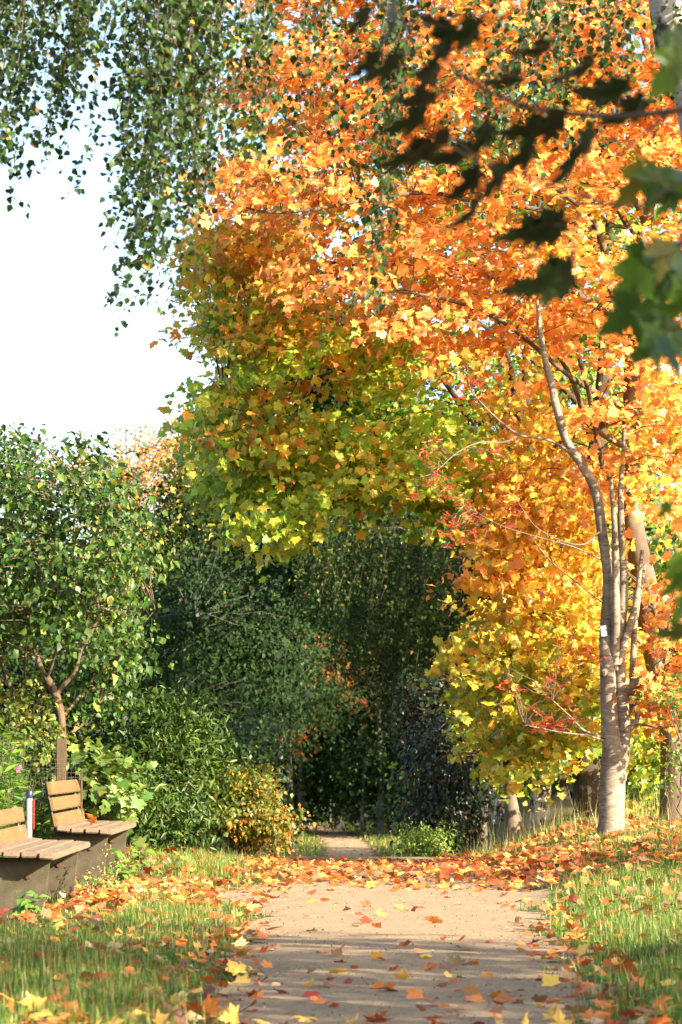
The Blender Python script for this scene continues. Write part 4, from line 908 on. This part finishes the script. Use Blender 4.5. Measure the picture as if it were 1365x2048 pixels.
# tall flowering weeds behind the near bench
TBw = Tubes(); P_, TI, N_ = [], [], []; flw = []
for k in range(230):
    x = rng.uniform(-3.3, -2.56); y = rng.uniform(22.6, 25.2); z0 = float(H(x, y)); h_ = rng.uniform(.45, .95)*(1.3 if x < -2.75 else .9)
    lean = rng.normal(0, .09, 2); t = np.linspace(0, 1, 8)
    p = np.stack([x+lean[0]*t**2, y+lean[1]*t**2, z0+h_*t], -1); TBw.add(p, np.linspace(.004, .002, 8), 4)
    for s_ in np.linspace(.15, 1, 16):
        q = np.array([np.interp(s_, t, p[:, i]) for i in range(3)]); a = rng.uniform(0, 2*PI)
        P_.append(q); TI.append([math.cos(a), math.sin(a), rng.uniform(-.1, .7)]); N_.append([-.3*math.cos(a), -.3*math.sin(a), 1])
    if k % 30 == 0: flw.append(p[-1])
P_, TI, N_ = map(np.array, (P_, TI, N_))
wd_ = empty('flowering_weeds', (-2.75, 24, float(H(-2.75, 24))), 'tall green weeds with a few pink flowers behind the nearer bench', 'plants')
link('stems', TBw.mesh('stems'), M_GRASS if False else M_BK_TWIG, wd_)
link('foliage', leaves('weed_leaves', T_NARROW, P_, N_+rng.normal(0, .3, N_.shape), TI, .13*rng.uniform(.6, 1.3, len(P_)), jitter(pick([(.10, .22, .03), (.16, .30, .04), (.07, .16, .03), (.10, .20, .09)], [3, 2, 2, 2], len(P_))), wid=1.7), M_GREEN, wd_)
fp = np.repeat(np.array(flw), 14, 0)+rng.normal(0, .014, (len(flw)*14, 3))
link('flowers', leaves('flowers', T_QUAD, fp, rng.normal(0, 1, fp.shape), rng.normal(0, 1, fp.shape), .026, np.tile([.75, .2, .45], (len(fp), 1)), wid=2), M_MAPLE, wd_)

# small plants at the bench feet
for (x, y, hh, nn, cc_, lb) in [(-1.72, 22.7, .32, 9, (.13, .24, .035), 'leafy green weed at the foot of the farther bench'), (-1.80, 21.3, .15, 7, (.16, .26, .04), 'small broad-leaved weed between the two benches'), (-2.0, 18.0, .2, 10, (.14, .25, .05), 'leafy weed in front of the nearer bench leg'), (-1.72, 24.6, .3, 8, (.12, .22, .04), 'upright grassy weed beside the far leg of the farther bench')]:
    T = Tubes(); P_, TI, N_ = [], [], []; z0 = float(H(x, y))
    for k in range(nn):
        a = rng.uniform(0, 2*PI); e = np.array([x+.14*math.cos(a)*rng.random(), y+.1*math.sin(a), z0+hh*rng.uniform(.5, 1)])
        twig(T, (x+rng.normal(0, .02), y, z0-.02), e, .003, .0015, .1, 6, 4)
        for s_ in (.4, .55, .7, .85, 1):
            b = rng.uniform(0, 2*PI); P_.append(np.array([x, y, z0])*(1-s_)+e*s_); TI.append([math.cos(b), math.sin(b), .2]); N_.append([.2*rng.normal(), -.3, 1])
    r_ = empty('weed_plant', (x, y, z0), lb, 'plant', 'weeds around the benches')
    P_, TI, N_ = map(np.array, (P_, TI, N_)); link('stems', T.mesh('stems'), M_BK_TWIG, r_)
    link('foliage', leaves('weed_foliage', T_OVATE, P_, N_, TI, .075*rng.uniform(.6, 1.3, len(P_)), jitter(np.tile(cc_, (len(P_), 1)))), M_GREEN, r_)
# dry flower stalk
T = Tubes(); P_, TI = [], []; x, y = -1.68, 20.3; z0 = float(H(x, y))
for k in range(4):
    e = np.array([x+[.06, .16, -.10, .1][k], y, z0+[.42, .34, .22, .2][k]]); a = np.array([x-.12, y, z0-.02]); twig(T, a, e, .003, .0012, .1, 8, 4)
    for s_ in np.linspace(.45, 1, 14):
        q = a+(e-a)*s_; d = nrmz(rng.normal(0, 1, 3)+[0, 0, .4])*.05; T.add([q-d*.1, q+d], [.001, .0007], 3)
        for _ in range(3): P_.append(q+d*rng.random()); TI.append(rng.normal(0, 1, 3))
r_ = empty('dry_stalk', (x-.12, y, z0), 'dry pale seed stalk leaning beside the nearer bench', 'plant')
link('stems', T.mesh('stems'), M_POST, r_); P_, TI = np.array(P_), np.array(TI)
link('seeds', leaves('seeds', T_QUAD, P_, rng.normal(0, 1, P_.shape), TI, .018, jitter(np.tile([.38, .30, .12], (len(P_), 1)))), M_LITTER, r_)

# ================================================================== GRASS
def frustum(x, y, m=1.0): return np.abs(x) < y*690/F + m
def nz(x, y): return .5+.25*np.sin(x*1.9+y*.8+1)+.2*np.sin(x*4.3-y*2.1)+.15*np.sin(y*5.3+x*3.1)+.1*np.sin(x*13+y*9)
def grass_patch(n, x0, x1, y0, y1, hgt, pw=0.0, dens=None):
    x = rng.uniform(x0, x1, n)
    u = rng.random(n); y = y0*(y1/y0)**u if pw else rng.uniform(y0, y1, n)
    k = frustum(x, y) & ~onpath(x, y, .08*np.random.default_rng(3).random(len(x))**2)
    l, r = edges(y); dist = np.maximum(l-x, x-r)
    k &= rng.random(n) < (.12+.88*sm(-.02, .4, dist+.18*(nz(x*2, y*2)-.5)))*np.clip(.15+1.0*nz(x, y)+.6*sm(19, 16, y), 0, 1)
    k &= ~((x < -1.45) & (y > 16.9) & (y < 21.2) & (rng.random(n) < .75))
    x, y = x[k], y[k]; return x, y, hgt*np.where((x < -1.4) & (y > 16.5), .6, 1)*np.clip(rng.normal(1, .4, len(x)), .25, 2.4)*(.65+.7*nz(x*1.6+2, y*1.3))
gx = [grass_patch(260000, -4.6, -.4, 8, 23, .07, 1), grass_patch(280000, .9, 5, 8, 27, .062, 1), grass_patch(40000, -3.3, -.4, 22, 31, .085), grass_patch(60000, 1.2, 4.4, 24, 34, .07), grass_patch(7000, -2.6, -.9, 25, 31, .10), grass_patch(90000, -8, 8, 66, 122, .13)]
X, Yg, Hh = [np.concatenate(a) for a in zip(*gx)]
Z = H(X, Yg)
pos = np.stack([X, Yg, Z-.004], -1); n = len(X); a = rng.uniform(0, 2*PI, n)
lean = np.stack([np.cos(a), np.sin(a), np.zeros(n)], -1)*rng.uniform(.1, 1.25, (n, 1))
tipv = lean+np.array([0, 0, 1.0]); nr = np.cross(tipv, np.stack([-np.sin(a), np.cos(a), np.zeros(n)], -1)); nr = np.where(rng.random((n, 1)) < 2, nr, nr)
gc = pick([(.065, .14, .018), (.10, .19, .024), (.045, .10, .014), (.22, .24, .05), (.38, .32, .13)], [4, 4, 3, 2.8, 2.2], n)
wdt = np.where(Yg > 60, .02, .005)*rng.uniform(.7, 1.4, n)
me = leaves('grass', T_BLADE, pos, nr, tipv, Hh, jitter(gc, .2, .08), curl=rng.uniform(-.6, 1.4, n), wid=wdt/Hh)
go = link('grass', me, M_GRASS); tag(go, 'short green grass on both sides of the path', 'grass', kind='stuff')
# tall dry grass on the right bank
n = 2400; X = rng.uniform(1.35, 4.4, n); Yg = rng.uniform(28.2, 36, n); k = (X > 1.5+.0*(Yg)) ; X, Yg = X[k], Yg[k]; n = len(X)
T = Tubes()
Hh = (.08+.26*rng.random(n)**2.5)*(.6+.8*nz(X*2,Yg*2)); a = rng.uniform(0, 2*PI, n)
pos = np.stack([X, Yg, H(X, Yg)-.005], -1)
tipv = np.stack([np.cos(a)*.8, np.sin(a)*.8, np.ones(n)], -1)
nr = np.cross(tipv, np.stack([-np.sin(a), np.cos(a), np.zeros(n)], -1))
X2, Y2 = rng.uniform(1.9, 4.2, 240), rng.uniform(27.3, 31, 240); n2 = 240; a2 = rng.uniform(0, 2*PI, n2)
pos = np.concatenate([pos, np.stack([X2, Y2, H(X2, Y2)], -1)]); tp2 = np.stack([np.cos(a2)*.3, np.sin(a2)*.3, np.ones(n2)], -1)
tipv = np.concatenate([tipv, tp2]); nr = np.concatenate([nr, np.cross(tp2, np.stack([-np.sin(a2), np.cos(a2), np.zeros(n2)], -1))]); Hh = np.concatenate([Hh, rng.uniform(.2, .5, n2)]); n += n2
me = leaves('dry_grass', T_BLADE, pos, nr, tipv, Hh, jitter(pick([(.34, .26, .12), (.17, .19, .06), (.42, .33, .17)], [3, 3, 1.5], n), .25), curl=rng.uniform(0, 2.2, n), wid=.0045/Hh)
go = link('dry_grass', me, M_GRASS); tag(go, 'tall dry straw-coloured grass on the right bank around the trunks', 'grass', kind='stuff')

n = 13000; X = rng.uniform(-1.6, 2.2, n); Yg = 8.5*(29/8.5)**rng.random(n); k = onpath(X, Yg) & (rng.random(n) < .25+.9*nz(X*3, Yg*2)); X, Yg = X[k], Yg[k]; n = len(X)
me = leaves('grit', T_QUAD, np.stack([X, Yg, H(X, Yg)+.0125], -1), nrmz(rng.normal(0, .5, (n, 3))+np.array([0, 0, 1])), rng.normal(0, 1, (n, 3)), rng.uniform(.005, .014, n), jitter(pick([(.16, .11, .07), (.35, .28, .2), (.25, .12, .05), (.08, .06, .04)], [3, 2, 1.5, 2], n), .3), curl=rng.uniform(-3, 3, n), wid=1.6)
go = link('gravel_grit', me, M_LITTER); tag(go, 'loose grit and crushed leaf bits strewn over the path', 'grit', kind='stuff')
n = 16000; X = np.concatenate([rng.uniform(-3.6, -.4, n), rng.uniform(.9, 4, n)]); Yg = 9*(26/9)**rng.random(2*n); k = ~onpath(X, Yg) & frustum(X, Yg) & (nz(X*2.2+4, Yg*1.9) > .55); X, Yg = X[k], Yg[k]; n = len(X)
me = leaves('clover', T_OVATE, np.stack([X, Yg, H(X, Yg)+rng.uniform(.01, .05, n)], -1), nrmz(rng.normal(0, .45, (n, 3))+np.array([0, 0, 1])), rng.normal(0, 1, (n, 3))*np.array([1, 1, .3]), rng.uniform(.012, .032, n), jitter(pick([(.06, .14, .02), (.10, .19, .03), (.15, .2, .04)], [3, 2, 1], n), .2), wid=1.4)
go = link('clover_leaves', me, M_GRASS); tag(go, 'low clover and small weeds among the grass of the verges', 'clover', kind='stuff')

# ================================================================== FALLEN LEAVES
LC = {'orange': (.54, .19, .045), 'yellow': (.60, .38, .08), 'rust red': (.30, .065, .03), 'pale cream': (.46, .33, .17), 'brown': (.22, .12, .06), 'deep orange': (.44, .11, .03)}
keys = list(LC)
def litter(n, x0, x1, y0, y1, cond=None):
    x = rng.uniform(x0, x1, n); y = rng.uniform(y0, y1, n)
    if cond is not None: k = cond(x, y); x, y = x[k], y[k]
    k = frustum(x, y, .9); return x[k], y[k]
parts = [litter(1350, -2.6, 3, 8.5, 20, lambda x, y: onpath(x, y) & (rng.random(len(x)) < np.interp(y, [9, 13, 15, 16.5, 20], [1.0, .95, .5, .22, .25]))),
         litter(3200, -2.9, 0, 9, 21, lambda x, y: ~onpath(x, y) & (rng.random(len(x)) < .35+.4*nz(x, y))),
         litter(2500, .8, 4, 9, 24, lambda x, y: ~onpath(x, y) & (rng.random(len(x)) < .25+.4*nz(x, y))),
         litter(1100, -1, 2, 9, 18, lambda x, y: np.minimum(np.abs(x-edges(y)[0]), np.abs(x-edges(y)[1])) < .22)]
crest = [litter(6200, -1.0, 2.2, 19.5, 29.8, lambda x, y: rng.random(len(x)) < (.05+.95*sm(21.4, 25.5, y+1.2*(nz(x*1.3, y*1.7)-.5)))*(.2+.9*nz(x, y*2.3))),
         litter(5200, 1.0, 4.5, 22, 31, lambda x, y: rng.random(len(x)) < sm(21, 25.5, y+.8*(x-1))*(.35+.7*nz(x, y))),
         litter(2300, -2.6, -.4, 19, 30, lambda x, y: rng.random(len(x)) < .06+.5*nz(x*1.7, y*1.5)**1.5*sm(19.5, 23, y)),
         litter(900, -1.9, -.9, 19.5, 23),
         litter(700, -1.5, 2, 82, 120, lambda x, y: rng.random(len(x)) < .8)]
X, Yl_ = [np.concatenate(a) for a in zip(*(parts+crest))]
order = np.argsort(Yl_); X, Yl_ = X[order], Yl_[order]
vis = np.abs(X) < Yl_*675/F
near_i = np.where(vis)[0][:300]; rest = np.setdiff1d(np.arange(len(X)), near_i)
# the mass
def lit_cols(n): 
    return pick([LC[k] for k in keys], [5, 2.6, 2.2, 1.4, 3.2, 4.2], n)
x, y = X[rest], Yl_[rest]; n = len(x); z = H(x, y) + np.where(onpath(x, y), .014, .045)+rng.uniform(0, .018, n)*sm(20, 24, y)
nr = nrmz(np.stack([rng.normal(0, .5, n), rng.normal(0, .5, n), np.ones(n)], -1)); a = rng.uniform(0, 2*PI, n)
me = leaves('litter', T_MAPLE, np.stack([x, y, z], -1), nr, np.stack([np.cos(a), np.sin(a), np.zeros(n)], -1), .064*np.clip(rng.normal(1, .3, n), .45, 1.6), jitter(lit_cols(n), .2, .06), curl=rng.uniform(-2.2, 2.2, n))
go = link('fallen_leaves', me, M_LITTER); tag(go, 'carpet of fallen orange and red maple leaves over the crest and the verges', 'leaves', kind='stuff')
# the nearest 300, one by one
tmpl_me = {}
for k in keys:
    for s_ in range(3):
        cl = [-1.9, .9, 2.4][s_]; v = T_MAPLE_HI[0].copy()
        v[:, 2] = v[:, 2]*cl + .06*np.sin(v[:, 0]*7+s_*2)*v[:, 1] + (.10*np.sin(5*v[:, 1]+s_))*np.abs(v[:, 0]); v[:, 1] -= .3
        v[:, 2] -= np.percentile(v[:, 2], 12)
        # stalk
        st = np.array([(-.012, -.28, .0), (.012, -.28, 0), (.03, -.62, .05)]); st[:, 2] += v[1, 2]
        vv = np.concatenate([v, st]); ff = np.concatenate([T_MAPLE_HI[1], [[len(v), len(v)+1, len(v)+2]]])
        me = raw('maple_leaf', vv, ff); at_ = me.attributes.new('tint', 'FLOAT_COLOR', 'POINT')
        c = np.tile([*LC[k], 1], (len(vv), 1)); c[:, :3] *= (1+.25*np.sin(vv[:, :1]*9+vv[:, 1:2]*6+s_)); at_.data.foreach_set('color', c.astype(np.float32).ravel())
        me.materials.append(M_LITTER); tmpl_me[k, s_] = me
shape = ['cupped', 'flat', 'curled']
for i in near_i:
    x, y = X[i], Yl_[i]; k = keys[rng.choice(len(keys), p=np.array([4, 3.4, 1.4, 1.2, 1.6, 2.6])/14.2)]; s_ = int(rng.integers(3))
    on = bool(onpath(np.array([x]), np.array([y]))[0])
    o = bpy.data.objects.new('fallen_leaf', tmpl_me[k, s_]); COL.objects.link(o)
    o.location = (x, y, float(H(x, y)) + (.012 if on else .05)); sc = .088*float(np.clip(rng.normal(1, .22), .55, 1.5)); o.scale = (sc,)*3
    tl = .18 if on else .35
    if rng.random() < .12: tl = .8; o.location.z += .02
    o.rotation_euler = (rng.normal(0, tl), rng.normal(0, tl), rng.uniform(0, 2*PI))
    px = CX + x/y*F
    if on: pl_ = 'the gravel path'
    elif x < 0: pl_ = 'the grass left of the path'
    else: pl_ = 'the grass right of the path'
    row = 'at the bottom edge' if y < 11.5 else 'in the near shade' if y < 14 else 'near the shadow edge' if y < 16 else 'in the sun'
    side = (', left half' if px < 720 else ', right half') if on else ''
    tag(o, f'{k} {shape[s_]} maple leaf on {pl_} {row}{side}', 'leaf', 'fallen maple leaves lying near the camera')
# leaf standing on the farther bench
o = bpy.data.objects.new('fallen_leaf', tmpl_me['orange', 2]); COL.objects.link(o); o.location = (-2.08, 23.8, .525); o.scale = (.11,)*3; o.rotation_euler = (1.2, .3, 2.4)
tag(o, 'upright orange maple leaf standing on the seat of the farther bench', 'leaf')
# cone on the path
bm = bmesh.new(); 
for j in range(7):
    for i_ in range(9):
        a = i_*2*PI/9+j*.35; r = .018*math.sin((j+1)/8*PI)**.7; z = j*.006
        v = [bm.verts.new(((r+d1)*math.cos(a+d2), (r+d1)*math.sin(a+d2), z+d3)) for d1, d2, d3 in ((-.006, -.3, 0), (-.006, .3, 0), (.006, .12, .008), (.006, -.12, .008))]; bm.faces.new(v)
cx_ = (1030-CX)/F*18.0
o = link('pine_cone', to_mesh(bm, 'pine_cone'), M_POST); o.location = (cx_, 18.0, float(H(cx_, 18))+.018); o.rotation_euler = (1.2, 0, .5)
tag(o, 'small dark cone lying on the sunlit gravel right of the middle', 'cone')
